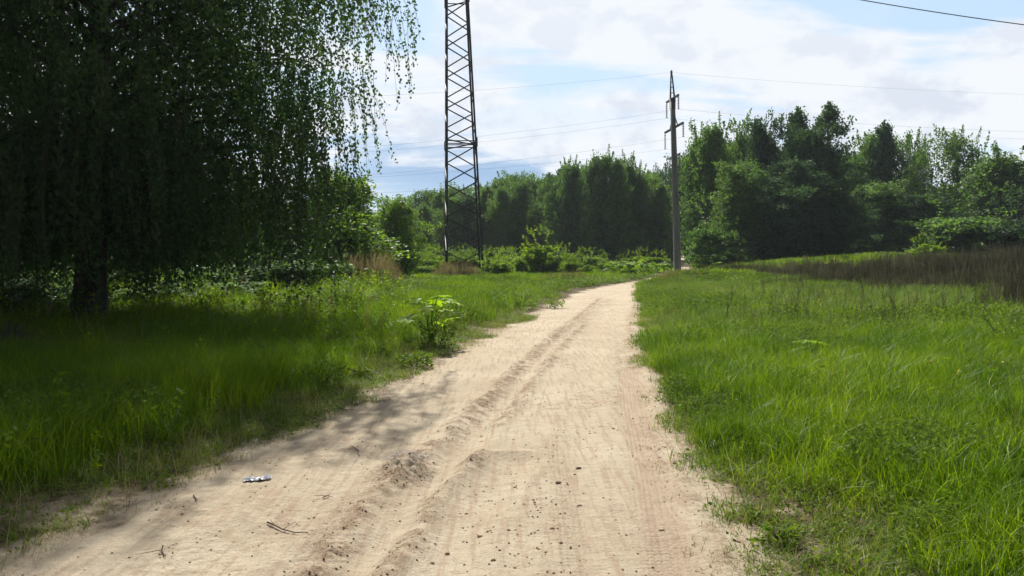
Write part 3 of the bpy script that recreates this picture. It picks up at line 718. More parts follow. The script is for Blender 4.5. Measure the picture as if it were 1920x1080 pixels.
def wire(P, Q, sag, label, r=.0042, name='power_line'):
    P = Vector(P); Q = Vector(Q); n = 28
    pts = [P.lerp(Q, i/n)-Vector((0, 0, sag*4*(i/n)*(1-i/n))) for i in range(n+1)]
    o = MB().tube(pts, r, 5).build(name, M_wire); tag(o, label, 'power line', 'wires strung from the concrete pole' if name == 'power_line' and r < .02 else None)
def side(E, lx_, ly_, rx_, ry_, n):
    dl = pt(lx_, ly_, YP-4+ (E.y-YP)) ; dr = pt(rx_, ry_, YP+4+(E.y-YP))
    wire(E, E+(dl-E)*1.5, .35, n+' running left towards the birch')
    wire(E, E+(dr-E)*1.5, .35, n+' running right over the grove')
side(ENDS[0], 725, 272, 1920, 252, 'upper far conductor')
side(ENDS[1], 725, 262, 1920, 238, 'upper near conductor')
side(ENDS[2], 700, 322, 1920, 305, 'middle far conductor')
side(ENDS[3], 700, 317, 1920, 284, 'middle near conductor')
side(ENDS[4], 700, 376, 1920, 350, 'lower far conductor')
side(ENDS[5], 690, 352, 1920, 330, 'lower near conductor')
side(ENDS[6], 690, 170, 1920, 168, 'thin top earth wire')
a, b = pt(1560, -10, 44), pt(1960, 47, 40)
wire(a, a+(b-a)*1.4, .15, 'single thick dark cable crossing the top right corner of the sky', .026, 'overhead_cable')

# ------------------------------------------------------------------ grasses and weeds (scattered ground cover)
def blades(n, rad, h, wd, bend, rs, seg=3, hvar=.45, curl=1.0):
    az = rs.random(n)*6.283; rr = rad*np.sqrt(rs.random(n)); a2 = rs.random(n)*6.283
    P = np.stack([np.cos(az)*rr, np.sin(az)*rr, np.full(n, -.02)], 1)
    hh = h*(1-hvar+2*hvar*rs.random(n)*.8); D = np.stack([np.cos(a2), np.sin(a2), 0*a2], 1); S = np.stack([-np.sin(a2+rs.normal(size=n)*.8), np.cos(a2), 0*a2], 1)
    bd = bend*hh*(.3+1.4*rs.random(n)); V = []
    for k in range(seg+1):
        t = k/seg; c = P+D*(bd*t**2)[:, None]; c[:, 2] += hh*(t-.28*curl*(bd/hh)*t**3)
        wk = wd*(1-t**1.6)*.5*(.7+.6*rs.random(n)) if k < seg else 0*hh
        if k < seg: V += [c-S*wk[:, None], c+S*wk[:, None]]
        else: V.append(c)
    nv = 2*seg+1; V = np.stack(V, 1).reshape(-1, 3); b0 = np.arange(n)*nv
    q = np.concatenate([np.stack([b0+2*k, b0+2*k+1, b0+2*k+3, b0+2*k+2], 1) for k in range(seg-1)]) if seg > 1 else np.zeros((0, 4), int)
    t_ = np.stack([b0+2*seg-2, b0+2*seg-1, b0+2*seg], 1)
    return V, q, t_, np.repeat(rs.random(n), nv)
def leafclump(n, rad, h, Lf, Wf, rs, flat=.5):
    az = rs.random(n)*6.283; rr = rad*np.sqrt(rs.random(n)); z = h*rs.random(n)**.7
    C = np.stack([np.cos(az)*rr, np.sin(az)*rr, z], 1); A = np.stack([np.cos(az), np.sin(az), .3+0*az], 1)
    return leaves(C, Lf, Wf, A=A, rs=rs)
def protomesh(name, parts, mat):
    V = []; Q = []; Tt = []; Rn = []; n0 = 0
    for p in parts:
        if len(p) == 3: v_, q, r = p; t_ = np.zeros((0, 3), int)
        else: v_, q, t_, r = p
        V.append(v_); Q.append(np.asarray(q).reshape(-1, 4)+n0); Tt.append(np.asarray(t_).reshape(-1, 3)+n0); Rn.append(r); n0 += len(v_)
    me = mesh_from(name, np.concatenate(V), [np.concatenate(Q), np.concatenate(Tt)], mat, True, {'rnd': np.concatenate(Rn)})
    return bpy.data.objects.new(name, me)
def stalks(n, rad, h, rs, twigs=10, r0=.004, lean=.12):
    """dead branching stems as thin triangular blades"""
    V = []; Q = []; Tt = []; Rn = []; n0 = 0
    def strip(P, Qp, w0, w1, rv):
        nonlocal n0
        P = np.array(P); Qp = np.array(Qp); d = Qp-P; s = np.cross(d, rs.normal(size=3)); s /= np.linalg.norm(s)+1e-9
        s2 = np.cross(d, s); s2 /= np.linalg.norm(s2)+1e-9
        for ss in (s, s2):
            V.extend([P-ss*w0, P+ss*w0, Qp+ss*w1, Qp-ss*w1]); Q.append((n0, n0+1, n0+2, n0+3)); Rn.extend([rv]*4); n0 += 4
    for i in range(n):
        a = rs.random()*6.283; r = rad*math.sqrt(rs.random()); p = np.array([math.cos(a)*r, math.sin(a)*r, 0]); hh = h*rs.uniform(.6, 1.15)
        q = p+np.array([rs.normal()*lean*hh, rs.normal()*lean*hh, hh]); m_ = (p+q)/2+rs.normal(size=3)*.02*hh; rv = rs.random()
        strip(p, m_, r0, r0*.8, rv); strip(m_, q, r0*.8, r0*.3, rv)
        for k in range(twigs):
            t = rs.uniform(.35, .97); s = p+(q-p)*t; ang = rs.random()*6.283; l_ = hh*rs.uniform(.06, .24)*(1.1-t)*1.6
            strip(s, s+np.array([math.cos(ang)*l_*.6, math.sin(ang)*l_*.6, l_]), r0*.5, r0*.35, rv)
    return np.array(V), np.array(Q), np.zeros((0, 3), int), np.array(Rn)
rs = np.random.default_rng(5)
def coll(name, objs):
    c = bpy.data.collections.new(name)
    for i, o in enumerate(objs): o.name = '%s_%02d' % (name, i); c.objects.link(o)
    return c
def scatter(name, c, P, scl, idx, rot, label, cat):
    """one ground-cover object: points that carry instances of the tufts in collection c"""
    me = bpy.data.meshes.new(name); me.vertices.add(len(P)); me.vertices.foreach_set('co', np.asarray(P, np.float32).ravel())
    for k, ty, dat, key in (('scl', 'FLOAT_VECTOR', scl, 'vector'), ('idx', 'INT', idx, 'value'), ('rot', 'FLOAT_VECTOR', rot, 'vector')):
        a_ = me.attributes.new(k, ty, 'POINT'); a_.data.foreach_set(key, np.asarray(dat, np.int32 if ty == 'INT' else np.float32).ravel())
    o = link(name, me); md = o.modifiers.new('scatter', 'NODES')
    g = bpy.data.node_groups.new(name, 'GeometryNodeTree'); md.node_group = g
    g.interface.new_socket('Geometry', in_out='INPUT', socket_type='NodeSocketGeometry'); g.interface.new_socket('Geometry', in_out='OUTPUT', socket_type='NodeSocketGeometry')
    gi = g.nodes.new('NodeGroupInput'); go = g.nodes.new('NodeGroupOutput'); ip = g.nodes.new('GeometryNodeInstanceOnPoints'); ci = g.nodes.new('GeometryNodeCollectionInfo')
    ci.inputs['Collection'].default_value = c; ci.inputs['Separate Children'].default_value = True; ci.inputs['Reset Children'].default_value = True
    def na(nm, ty):
        n_ = g.nodes.new('GeometryNodeInputNamedAttribute'); n_.data_type = ty; n_.inputs[0].default_value = nm; return n_.outputs['Attribute']
    g.links.new(gi.outputs[0], ip.inputs['Points']); g.links.new(ci.outputs[0], ip.inputs['Instance']); ip.inputs['Pick Instance'].default_value = True
    g.links.new(na('idx', 'INT'), ip.inputs['Instance Index']); g.links.new(na('rot', 'FLOAT_VECTOR'), ip.inputs['Rotation']); g.links.new(na('scl', 'FLOAT_VECTOR'), ip.inputs['Scale'])
    g.links.new(ip.outputs[0], go.inputs[0])
    tag(o, label, cat, kind='stuff'); return o
def area_pts(n, y0, y1, margin=3.0, k=.70):
    """uniform per area over the fan the picture can see"""
    out_ = []
    while len(out_) < n:
        y = rng.uniform(y0, y1, n*2); wmax = k*y1+margin; x = rng.uniform(-wmax, wmax, n*2)
        ok = np.abs(x) < k*y+margin; out_ += list(zip(x[ok], y[ok]))
    return np.array(out_[:n])
def build_scatter(name, c, xy, hs, idx, tilt, label, cat, wid=None):
    z, _, _, s = height(xy[:, 0], xy[:, 1])
    P = np.stack([xy[:, 0], xy[:, 1], z], 1); n = len(P)
    wid = hs if wid is None else wid
    rot = np.stack([rng.normal(size=n)*tilt, rng.normal(size=n)*tilt, rng.random(n)*6.283], 1)
    scatter(name, c, P, np.stack([wid, wid, hs], 1), idx, rot, label, cat); print(name, n)
def bare_mask(xy):
    m_ = np.zeros(len(xy))
    for bx, by, br in BARE: m_ = np.maximum(m_, 1-sstep(np.hypot(xy[:, 0]-bx, xy[:, 1]-by)+(fbm(xy[:, 0]*6, xy[:, 1]*6, 3)-.5)*.4, br*.5, br*1.1))
    return m_
trunk_xy = at(165, 622)
def field(xy):
    """distance outside the road, relative height of the growth there, right/left"""
    x, y = xy[:, 0], xy[:, 1]; s = bary(x, y); right = x > edgeR(y)
    # right: tall right up to the verge; left: a wide short strip; near right corner: patchy
    corner = 1-sstep(y+(fbm(x*1.5, y*1.5, 3)-.5)*2, 4.4, 6.2)
    gap_r = .06+.20*corner; gap_l = .38+.35*fbm(x*.9, y*.9, 3)
    g0 = np.where(right, gap_r, gap_l)
    s2 = s+(fbm(x*2.3+9, y*2.3, 4)-.5)*np.where(right, .35, .9)
    hh = sstep(s2, g0, g0+np.where(right, .35+.9*corner, .9))
    return s, s2, hh, right
tall = coll('tall_tuft', [protomesh('t', [blades(26, .14, .30, .0062, .5, rs)], M_grass), protomesh('t', [blades(24, .13, .34, .007, .75, rs)], M_grass), protomesh('t', [blades(28, .15, .26, .0055, .35, rs)], M_grass),
     protomesh('t', [blades(20, .14, .28, .006, .5, rs), leafclump(26, .12, .2, .035, .018, rs)], M_weed)])
mid = coll('meadow_tuft', [protomesh('t', [blades(75, .32, .32, .011, .5, rs, 2)], M_grass), protomesh('t', [blades(75, .32, .36, .012, .7, rs, 2)], M_grass), protomesh('t', [blades(50, .32, .28, .011, .5, rs, 2), leafclump(60, .3, .26, .05, .028, rs)], M_weed), protomesh('t', [blades(40, .30, .3, .008, .6, rs, 2)], M_short)])
far = coll('far_tuft', [protomesh('t', [blades(110, .7, .32, .028, .5, rs, 2)], M_grass), protomesh('t', [blades(100, .7, .34, .028, .7, rs, 2), leafclump(60, .6, .3, .10, .06, rs)], M_weed), protomesh('t', [blades(100, .7, .3, .024, .7, rs, 2)], M_short)])
short = coll('short_tuft', [protomesh('t', [blades(22, .09, .075, .004, .7, rs)], M_short), protomesh('t', [blades(20, .10, .10, .0045, .9, rs)], M_short), protomesh('t', [blades(12, .09, .06, .004, .7, rs), leafclump(14, .08, .03, .025, .014, rs)], M_weed)])
dry = coll('dry_litter', [protomesh('t', [blades(16, .12, .05, .0035, 1.6, rs, 3, .45, 1.6)], M_dry), protomesh('t', [blades(12, .14, .035, .004, 2.4, rs, 3, .4, 1.6)], M_dry), protomesh('t', [blades(7, .10, .25, .003, .5, rs)], M_dry)])
# near tall grass
xy = area_pts(20000, 2.3, 13.5); s, s2, hh, rt = field(xy); bm_ = bare_mask(xy)
keep = (rng.random(len(xy)) < hh**1.2*(1-.96*bm_)) & (s > .05); xy = xy[keep]; hh = hh[keep]
hs = (.35+.65*hh)*(.75+.55*fbm(xy[:, 0]*.6, xy[:, 1]*.6, 3))*rng.uniform(.8, 1.2, len(xy)); wf = fbm(xy[:, 0]*.7+40, xy[:, 1]*.7, 3)
idx = np.where(wf > .6, 3, rng.integers(0, 3, len(xy)))
hs = hs*np.where(xy[:, 0] < 0, 1.25+.5*fbm(xy[:, 0]*.5+7, xy[:, 1]*.5, 3), 1.0)
build_scatter('tall_grass', tall, xy, hs, idx, .2, 'lush tall green grass close to the road on both sides', 'grass', wid=np.clip(hs, .85, 1.2))
xy = area_pts(20000, 12.5, 36); s, s2, hh, rt = field(xy); bm_ = bare_mask(xy)
keep = (rng.random(len(xy)) < hh*(1-.9*bm_)) & (s > .15); xy = xy[keep]; hh = hh[keep]
wf = fbm(xy[:, 0]*.25+40, xy[:, 1]*.25, 4)+np.where(xy[:, 0] > 4, .06, 0); hs = (.4+.6*hh)*(.45+1.0*fbm(xy[:, 0]*.45, xy[:, 1]*.45, 4))*rng.uniform(.8, 1.2, len(xy))*np.where(xy[:, 0] < 0, 1.35, 1)
rz_ = rng.random(len(xy)); olive = sstep(xy[:, 1]+(wf-.5)*14, 11, 16)*(xy[:, 0] > 2)
idx = np.where(wf-.12*olive > .55-.0*rz_, 2, np.where((wf < .36+.10*olive) | (rz_ < .12+.38*olive), 3, np.where(rz_ > 1-.35*olive, 2, rng.integers(0, 2, len(xy)))))
build_scatter('meadow_grass', mid, xy, hs, idx, .1, 'green meadow grass and small weeds of the middle distance', 'grass', wid=np.clip(hs, .8, 1.2))
xy = area_pts(22000, 34, 78); s, s2, hh, rt = field(xy)
keep = (rng.random(len(xy)) < hh) & (s > .3); xy = xy[keep]; hh = hh[keep]
opening = (np.abs(xy[:, 0]-(xy[:, 1]*.225)) < 2.5) & (xy[:, 1] > 50)
hs = (.3+.5*hh)*rng.uniform(.7, 1.2, len(xy))*np.where(opening, .3, 1); wf = fbm(xy[:, 0]*.12+4, xy[:, 1]*.12, 4)
idx = np.where(wf > .55, 1, np.where(rng.random(len(xy)) < .25, 2, 0))
build_scatter('distant_grass', far, xy, hs, idx, .05, 'far green grass running up to the wood edge', 'grass', wid=np.clip(hs, .8, 1.2))
# short verge grass, litter
xy = area_pts(90000, 2.3, 20, 1.0); s = bary(xy[:, 0], xy[:, 1]); s3 = s+(fbm(xy[:, 0]*2.1, xy[:, 1]*2.1, 4)-.5)*.9; rt = xy[:, 0] > 0
bm_ = bare_mask(xy)
pr = sstep(s3, np.where(rt, .0, .02), np.where(rt, .35, .42))*(1-sstep(s3, 1.4, 2.4)*.6); keep = (s > 0) & (rng.random(len(xy)) < pr*(1-.8*bm_)) & (s < 3.5); xs = xy[keep]
build_scatter('verge_grass', short, xs, rng.uniform(.6, 1.5, len(xs)), rng.integers(0, 3, len(xs)), .2, 'short yellowish grass along the edges of the road', 'grass')
pr = sstep(s3, -.15, .1)*(1-sstep(s3, np.where(rt, .55, .7), np.where(rt, 1.2, 1.5))); keep = (rng.random(len(xy)) < np.maximum(pr*np.where(rt, .6, 1.0), bm_*.6)) & (s > -.15); xs = xy[keep]
build_scatter('dry_litter', dry, xs, rng.uniform(.6, 1.3, len(xs)), np.where(rng.random(len(xs)) < .06, 2, rng.integers(0, 2, len(xs))), .2, 'dry straw litter strewn along the road edges', 'litter')
# thin dry culms standing over the grass
xy = area_pts(2600, 3, 30); s, s2, hh, rt = field(xy); keep = (rng.random(len(xy)) < hh*.5) ; xy = xy[keep]
culm = coll('culm', [protomesh('t', [blades(4, .15, .42, .003, .4, rs)], M_dry), protomesh('t', [blades(3, .15, .5, .0035, .7, rs)], M_short)])
build_scatter('grass_culms', culm, xy, rng.uniform(.7, 1.1, len(xy)), rng.integers(0, 2, len(xy)), .15, 'thin pale seed stalks standing above the grass', 'grass')
# the far wood, one unbroken mass behind the trees that can be told apart
fw = coll('far_crown', [bpy.data.objects.new('c', PROT[k][1]) for k in (('broad', 1, 'far'), ('broad', 2, 'dark'), ('birch', 1, 'far'))])
xs_ = []; 
for Y, x0, x1, st_ in ((128, -150, 150, 5.0), (136, -150, 160, 5.0), (145, -160, 170, 6.0), (60, -80, -24, 4.0), (68, -90, -22, 4.0), (80, -100, -26, 5.0), (104, -90, -24, 5.0), (80, 34, 90, 5.0), (90, 36, 100, 5.0), (50, -75, -24, 4.0)):
    for x_ in np.arange(x0, x1, st_): xs_.append((x_+rng.normal()*1.0, Y+rng.normal()*2, (Y*.058 if Y > 100 else Y*.062)*rng.uniform(.8, 1.12)))
xs_ = np.array(xs_); xs_ = xs_[bary(xs_[:, 0], xs_[:, 1]) > 3.0]
build_scatter('far_wood', fw, xs_[:, :2], xs_[:, 2]/10+.1, rng.integers(0, 3, len(xs_)), .03, 'dark far wood closing the view behind the nearer trees', 'wood', wid=np.full(len(xs_), .85))
# taller rough weeds standing in the grass
tw_ = coll('rough_weed', [protomesh('t', [leafclump(46, .16, .50, .07, .03, rs), stalks(5, .1, .5, rs, 3, .004)], M_weed), protomesh('t', [leafclump(30, .10, .62, .085, .022, rs), stalks(4, .07, .62, rs, 2, .004)], M_grass), protomesh('t', [blades(26, .16, .55, .010, .8, rs)], M_grass), protomesh('t', [stalks(5, .18, .62, rs, 6, .0035, .12)], M_dry)])
xy = area_pts(9000, 3.2, 34); s, s2, hh, rt = field(xy); cl_ = fbm(xy[:, 0]*.55+60, xy[:, 1]*.55, 3)
keep = (s > .45) & (rng.random(len(xy)) < np.where(rt, .10+.5*sstep(cl_, .55, .7), .35+.65*sstep(cl_, .45, .6))*hh); xy = xy[keep]; rt = rt[keep]
hs_ = rng.uniform(.45, 1.0, len(xy))*np.where(rt, .72, 1.0); q_ = rng.random(len(xy))
hs_ = hs_*np.where((xy[:, 0] < -3) & (xy[:, 1] > 15.5), 1.55, 1.0)
build_scatter('rough_weeds', tw_, xy, hs_, np.where(q_ < .34, 0, np.where(q_ < .55, 1, np.where(q_ < .9, 2, 3))), .1, 'rough mixed weeds and coarse grass tufts standing above the meadow', 'weeds')
# brown dead weeds
dw = coll('dead_weed', [protomesh('t', [stalks(9, .35, 1.0, rs, 12, .009)], M_brown), protomesh('t', [stalks(8, .35, 1.0, rs, 9, .008, .2)], M_brown), protomesh('t', [stalks(10, .4, .9, rs, 14, .008)], M_brown)])
M_brush = leafmat('dry_brush', (.09, .075, .06), (.17, .14, .11), (.30, .26, .21), .35, .2, .7, .6)
db = coll('dry_brush', [protomesh('t', [stalks(9, .35, 1.0, rs, 12, .008, .2)], M_brush), protomesh('t', [stalks(8, .4, .9, rs, 14, .008, .3)], M_brush)])
pts = []; hs = []
def weedbox(n, px0, px1, Y0, Y1, h0, h1, fall=1.0):
    for _ in range(n):
        px = random.uniform(px0, px1); Y = random.uniform(Y0, Y1); p = pt(px, 480, Y); t = (px-px0)/(px1-px0)
        ed = min(1, 4*t, 4*(1-t)) if fall else min(1, 2.5*t)
        pts.append((p.x, Y)); hs.append((h0+(h1-h0)*t)*random.uniform(.5, 1.3)*(.45+.55*ed))
weedbox(1050, 1430, 2050, 30, 44, .75, 1.5, 0)
weedbox(500, 1300, 1600, 37, 46, .45, .8, 1)
weedbox(260, 1480, 2000, 25, 33, .35, .9, 0)
weedbox(120, 1830, 2000, 17, 30, .7, 1.2, 0)
weedbox(25, -40, 70, 10, 14, .5, .5, 1)
xy = np.array(pts); hs = np.array(hs)
build_scatter('dead_weeds', dw, xy, hs, rng.integers(0, 3, len(xy)), .06, 'brown dead weed stalks in thickets behind the meadow and beside the birch', 'weeds', wid=np.clip(hs, .6, 1.1))
pts = []; hs = []
weedbox(300, 612, 748, 31, 36, 1.35, 1.35, 1)
weedbox(90, 810, 900, 50, 54, .9, .9, 1)
weedbox(60, 1010, 1110, 40, 43, .5, .5, 1)
weedbox(70, 1215, 1330, 33, 40, .4, .5, 1)
xy = np.array(pts); hs = np.array(hs)
build_scatter('dry_brush', db, xy, hs, rng.integers(0, 2, len(xy)), .1, 'pale brown dry brush beside the birch and round the pylon foot', 'weeds', wid=np.clip(hs, .6, 1.1))
ds = coll('dead_stem', [protomesh('t', [stalks(3, .25, .62, rs, 5, .0045, .10)], M_brown), protomesh('t', [stalks(2, .2, .75, rs, 7, .0045, .2)], M_brown)])
xy = np.array([(pt(px, 480, Y).x, Y) for px, Y in zip(rng.uniform(1370, 1960, 240), rng.uniform(12, 30, 240))])
build_scatter('dead_stems', ds, xy, rng.uniform(.6, 1.1, len(xy)), rng.integers(0, 2, len(xy)), .08, 'thin dead stems standing in the right hand meadow', 'weeds')
# small leafy weeds with yellow heads near the right edge
fl = MB()
M_yel = solidmat('yellow_petals', (.60, .48, .02), (.75, .62, .04), 30, .6, 0, 0)
hb = MB(); hb.tube([(0, 0, 0), (.01, 0, .34)], [.002, .0015], 4); hb.tube([(0, 0, 0), (-.05, .02, .28)], [.002, .0015], 4)
fo = []
for k, (hx, hy, hz_) in enumerate(((.01, 0, .34), (-.05, .02, .28))):
    pass
V_, F_, r_ = leaves(np.concatenate([np.array([[.01, 0, .34]])+rs.normal(size=(9, 3))*.008, np.array([[-.05, .02, .28]])+rs.normal(size=(9, 3))*.008]), .016, .012, rs=rs)
fo.append(bpy.data.objects.new('f', mesh_from('f', V_, F_, M_yel, False)))
px_ = rng.uniform(1480, 1990, 420); Y_ = rng.uniform(7.5, 24, 420)
xy = np.array([(pt(a_, 480, b_).x, b_) for a_, b_ in zip(px_, Y_)]); xy = xy[fbm(xy[:, 0]*.6, xy[:, 1]*.6, 3) > .54]
build_scatter('yellow_flowers', coll('yellow_flower', fo), xy, rng.uniform(.6, .95, len(xy)), np.zeros(len(xy), int), .1, 'small yellow flower heads scattered through the right hand meadow', 'flowers')
# sand grit on the road
gv = coll('grit', [])
def rock(seed, r=1.0, sub=2, rough=.35):
    import bmesh
    bmm = bmesh.new(); bmesh.ops.create_icosphere(bmm, subdivisions=sub, radius=r); q = np.random.default_rng(seed)
    dirs = q.normal(size=(7, 3)); dirs /= np.linalg.norm(dirs, axis=1)[:, None]; am = q.uniform(-.35, .3, 7)
    for v in bmm.verts:
        n_ = v.co.normalized(); k = 1+sum(a_*max(0, n_.dot(Vector(d_)))**2 for a_, d_ in zip(am, dirs))+q.normal()*rough*.2
        v.co = n_*r*k; v.co.z *= .65
    me = bpy.data.meshes.new('clod'); bmm.to_mesh(me); bmm.free(); me.materials.append(M_clod)
    return me
for i in range(3): gv.objects.link(bpy.data.objects.new('grit_%02d' % i, rock(i, 1, 1)))
n = 9000; y = 2.6*np.exp(rng.random(n)*math.log(9)); uu = rng.random(n); x = edgeL(y)*(1-uu)+edgeR(y)*uu
_, cr_, _, _ = height(x, y); keep = rng.random(n) < (.05+.30*sstep(fbm(x*1.3+3, y*.6, 3), .5, .65)+1.0*cr_); xy = np.stack([x, y], 1)[keep]
build_scatter('road_grit', gv, xy, rng.uniform(.003, .009, len(xy)), rng.integers(0, 3, len(xy)), .5, 'fine crumbs of earth and grit scattered over the sand', 'grit')

# ------------------------------------------------------------------ single small things
clods = [(1048, 904), (1063, 903), (1085, 875), (966, 911), (1087, 943), (1000, 937), (968, 883), (903, 810), (954, 995), (1035, 991), (956, 1040), (972, 1039), (839, 1029), (821, 1078), (1057, 1067), (1051, 1015), (932, 965), (931, 1030), (877, 977), (874, 951), (863, 952),
         (998, 855), (1066, 830), (1082, 810), (1097, 753), (1018, 846), (1051, 943), (970, 1002), (900, 1003), (992, 914), (1002, 942), (1078, 886), (1240, 985), (1150, 803), (1158, 806), (793, 720), (1049, 644), (990, 750), (1010, 812), (925, 1055), (811, 1048), (1052, 1072), (780, 790), (620, 785)]
rocks = [rock(20+i, 1, 2) for i in range(4)]
for i, (px, py) in enumerate(clods):
    p = at(px, py); r = (.012 if i < 16 else .008)*random.choice((.5, .7, .8, 1, 1.35))*(1+max(0, p.y-6)*.08)
    o = link('earth_clod', rocks[i % 4]); o.location = (p.x, p.y, gh(p.x, p.y)+r*.25); o.scale = (r*random.uniform(1, 1.7), r, r*random.uniform(.6, 1)); o.rotation_euler = (0, 0, random.random()*6)
    tag(o, 'small brown clod of earth lying on the pale sand', 'clod', 'brown clods scattered over the road')
def twig(px_list, r, label, name='twig', rise=.01, forks=2):
    P = [at(*p) for p in px_list]; P = [Vector((p.x, p.y, gh(p.x, p.y)+r+rise*random.random())) for p in P]
    pts = []
    for i in range(len(P)-1):
        for t in (0, .5): pts.append(P[i].lerp(P[i+1], t)+Vector((random.gauss(0, .004), random.gauss(0, .004), 0)))
    pts.append(P[-1]); mb = MB().tube(pts, [r*(1-.6*i/len(pts)) for i in range(len(pts))], 6)
    for k in range(forks):
        a_ = pts[1+k % (len(pts)-2)]; mb.tube([a_, a_+Vector((random.gauss(0, .05), random.gauss(0, .05), .01))], [r*.6, r*.3], 4)
    tag(mb.build(name, M_twig), label, 'twig')
twig([(503, 978), (530, 991), (555, 999), (578, 1000)], .005, 'longest thin brown twig lying on the sand at the lower left of the road')
twig([(303, 1030), (307, 1040), (311, 1045)], .004, 'short upright leaning twig on the sand in the lower left corner')
twig([(365, 930), (368, 942)], .004, 'tiny dark twig at the grass edge above the long twig')
twig([(605, 930), (618, 925)], .004, 'small dark twig on the sand right of the white wrapper')
twig([(575, 782), (600, 790), (612, 788)], .007, 'bent grey stick on the left verge among dead grass')
twig([(625, 757), (640, 768), (652, 772)], .008, 'thicker pale stick on the left verge, farther up the road')
twig([(585, 752), (612, 742), (630, 735)], .005, 'thin pale stick leaning out of the grass on the left verge')
twig([(660, 843), (673, 848), (674, 856)], .004, 'hooked dark twig in the shadow streak on the road')
# crumpled wrapper
def wrapper():
    import bmesh
    p = at(482, 899); n = 14; m_ = 8; q = np.random.default_rng(3); V = []; 
    for j in range(m_):
        for i in range(n):
            V.append(((i/(n-1)-.5)*.19+q.normal()*.006, (j/(m_-1)-.5)*.085*(1-.4*abs(i/(n-1)-.5))+q.normal()*.005, abs(q.normal())*.012+.006))
    ii = np.arange(n*m_).reshape(m_, n); Fc = np.stack([ii[:-1, :-1].ravel(), ii[:-1, 1:].ravel(), ii[1:, 1:].ravel(), ii[1:, :-1].ravel()], 1)
    o = link('plastic_wrapper', mesh_from('plastic_wrapper', V, Fc, M_foil, False)); o.location = (p.x, p.y, gh(p.x, p.y)); o.rotation_euler = (0, 0, .2)
    s_ = o.modifiers.new('thick', 'SOLIDIFY'); s_.thickness = .001
    tag(o, 'crumpled white plastic wrapper lying on the sand by the left verge', 'litter')
wrapper()
def dead_mat():
    p = at(765, 880); q = np.random.default_rng(8); V, Q, Tt, Rn = blades(260, .15, .03, .004, 3.2, q, 3, .5, 1.2)
    o = link('dead_grass_clump', mesh_from('dead_grass_clump', V, [Q, Tt], M_dgrey, True, {'rnd': Rn})); o.location = (p.x, p.y, gh(p.x, p.y)+.012); o.scale = (1.25, 1, 1)
    tag(o, 'grey matted clump of dead grass on the lump beside the central rut', 'grass clump')
M_dgrey = leafmat('grey_dead_grass', (.14, .115, .10), (.24, .20, .18), (.34, .29, .26), .1, .2, .7, 2)
dead_mat()

# ------------------------------------------------------------------ hogweed and broad-leaved plants
M_hog2 = leafmat('far_hogweed_leaves', (.06, .13, .012), (.12, .21, .016), (.22, .31, .03), .42, .12, .6, 2.0)
def lobed(L_, q, lobes=5, cup=.12):
    """one large lobed leaf in the xy plane, stalk end at the origin, growing along +x"""
    out_ = []; nA = lobes*6
    for i in range(nA+1):
        t = -1+2*i/nA; ang = t*2.35
        r = L_*(.40+.22*math.cos(ang*.5))*(1+.34*math.cos(lobes*ang*1.12))*(1+q.normal()*.05)
        out_.append((L_*.42+r*math.cos(ang), r*math.sin(ang)))
    V = [(L_*.42, 0, 0)]; V += [(x_, y_, -cup*(math.hypot(x_-L_*.42, y_)**2)/L_*2+q.normal()*.006) for x_, y_ in out_]; V.append((0, 0, 0))
    n_ = len(out_); Fc = [(0, i+1, i+2) for i in range(n_-1)]+[(0, n_, n_+1), (0, n_+1, 1)]
    return np.array(V), np.array(Fc)
def hog_parts(seed, H, nl, Lr, mat=None, tilt=(-.35, .3)):
    q = np.random.default_rng(seed); st = MB(); lv = []
    for k in range(nl):
        az = k*2.4+q.normal()*.3; hz = H*(q.uniform(.78, 1.0) if k % 3 else q.uniform(.4, .7)); out_ = H*q.uniform(.12, .42)
        a_ = Vector((0, 0, -.03)); b_ = Vector((math.cos(az)*out_, math.sin(az)*out_, hz)); m_ = Vector((math.cos(az)*out_*.35, math.sin(az)*out_*.35, hz*.6))
        st.tube([a_, m_, b_], [.012, .009, .005], 6)
        V, Fc = lobed(Lr*q.uniform(.7, 1.15), q); pitch = q.uniform(*tilt); R3 = (Matrix.Rotation(az, 3, 'Z') @ Matrix.Rotation(-pitch, 3, 'Y')); V = V @ np.array(R3).T+np.array(b_)
        lv.append(mesh_from('leaf', V, Fc, mat or M_hog, False, {'rnd': np.full(len(V), q.random())}))
    sm = mesh_from('stems', st.v, [np.array(st.q), np.array(st.t)], M_hog); return sm, lv
def put(name, sm, lv, loc, rz, sc, label, cat, group=None, lname='leaf'):
    e = empty(name, loc, rz, (sc, sc, sc)); link('stems', sm, e)
    for m_ in lv: link(lname, m_, e)
    tag(e, label, cat, group)
p = at(812, 652); sm, lv = hog_parts(1, .92, 16, .24); put('hogweed', sm, lv, (p.x-.05, p.y, gh(p.x, p.y)), .4, 1.0, 'tall bright yellow green hogweed with broad lobed leaves by the left verge', 'plant')
p = at(1515, 690); sm, lv = hog_parts(2, .32, 4, .20); put('hogweed', sm, lv, (p.x, p.y, gh(p.x, p.y)), 1.4, 1.0, 'small lime coloured hogweed alone in the right hand meadow', 'plant')
H2 = [hog_parts(3, .75, 9, .40, M_hog2, (-1.1, .7)), hog_parts(4, .65, 8, .36, M_hog2, (-1.1, .7))]
q = np.random.default_rng(4)
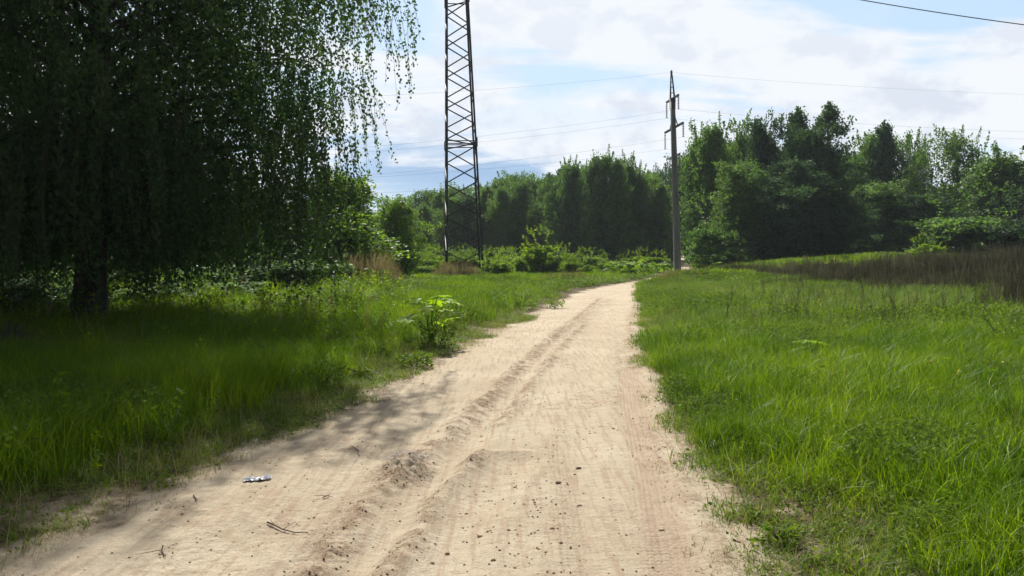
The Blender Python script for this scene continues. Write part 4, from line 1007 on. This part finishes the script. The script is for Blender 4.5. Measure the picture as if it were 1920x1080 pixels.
for i in range(34):
    px = q.uniform(1128, 1262) if i < 24 else q.uniform(1285, 1345); Y = q.uniform(44, 56); p_ = pt(px, 480, Y); sm, lv = H2[i % 2]
    if bary(np.array([p_.x]), np.array([Y]))[0] < .5: continue
    put('hogweed', sm, lv, (p_.x, Y, gh(p_.x, Y)), q.random()*6, q.uniform(.8, 1.2), 'broad leaved hogweed in the low patch '+('left' if i < 24 else 'right')+' of the concrete pole foot', 'plant', 'hogweed patch '+('left' if i < 24 else 'right')+' of the pole')
# dark leafy clumps by the verge
def clump(px, py, rad, h, n, Lf, label, mat=None):
    p_ = at(px, py); V, Fc, r_ = leafclump(n, rad, h, Lf, Lf*.5, np.random.default_rng(int(px)))
    e = empty('leafy_plant', (p_.x, p_.y, gh(p_.x, p_.y))); st = MB(); q_ = np.random.default_rng(int(py))
    for k in range(9):
        a_ = q_.random()*6.28; st.tube([(0, 0, -.02), (math.cos(a_)*rad*.4, math.sin(a_)*rad*.4, h*.5), (math.cos(a_)*rad*.8, math.sin(a_)*rad*.8, h*q_.uniform(.6, 1))], [.005, .004, .002], 4)
    link('foliage', mesh_from('foliage', V, Fc, mat or M_weed, False, {'rnd': r_}), e); st.build('stems', M_weed, e); tag(e, label, 'plant')
clump(822, 655, .30, .42, 420, .06, 'dark bushy weed at the foot of the tall hogweed')
clump(855, 625, .28, .40, 360, .05, 'bushy weed just right of the tall hogweed')
clump(778, 690, .27, .20, 320, .07, 'low dark green leafy clump at the edge of the left verge')
clump(676, 712, .16, .14, 110, .08, 'small pale leaved plant on the verge below the low clump')
clump(600, 735, .35, .28, 380, .05, 'shaded dark weed clump at the left grass edge')
clump(985, 582, .35, .25, 260, .07, 'small dark tuft of weeds left of the far road, nearer one', M_weed)
clump(1040, 578, .3, .25, 220, .07, 'small dark tuft of weeds touching the far left road edge', M_weed)
clump(1470, 612, .35, .40, 320, .06, 'grey green weed clump standing in the right meadow')
clump(1690, 615, .45, .38, 420, .06, 'dark green weed clump in the right meadow below the brown weeds')
clump(1880, 660, .35, .55, 300, .05, 'dark upright weed near the right picture edge')
clump(1465, 1020, .12, .10, 160, .03, 'low grey green weed on the bare spot in the near right grass')


# ------------------------------------------------------------------ thin summer haze over the whole place
hm = MB(); hm.bar((0, -80, 14), (0, 2300, 14), 5000, 30.4, (0, 0, 1))
hz, t, o = newmat('air'); pv = N(t, 'ShaderNodeVolumePrincipled'); pv.inputs['Color'].default_value = (.80, .92, 1, 1); pv.inputs['Density'].default_value = .00031; pv.inputs['Anisotropy'].default_value = .2
t.links.new(pv.outputs[0], o.inputs['Volume'])
tag(hm.build('haze', hz, None, False), 'thin pale summer haze in the air', 'haze', kind='stuff')
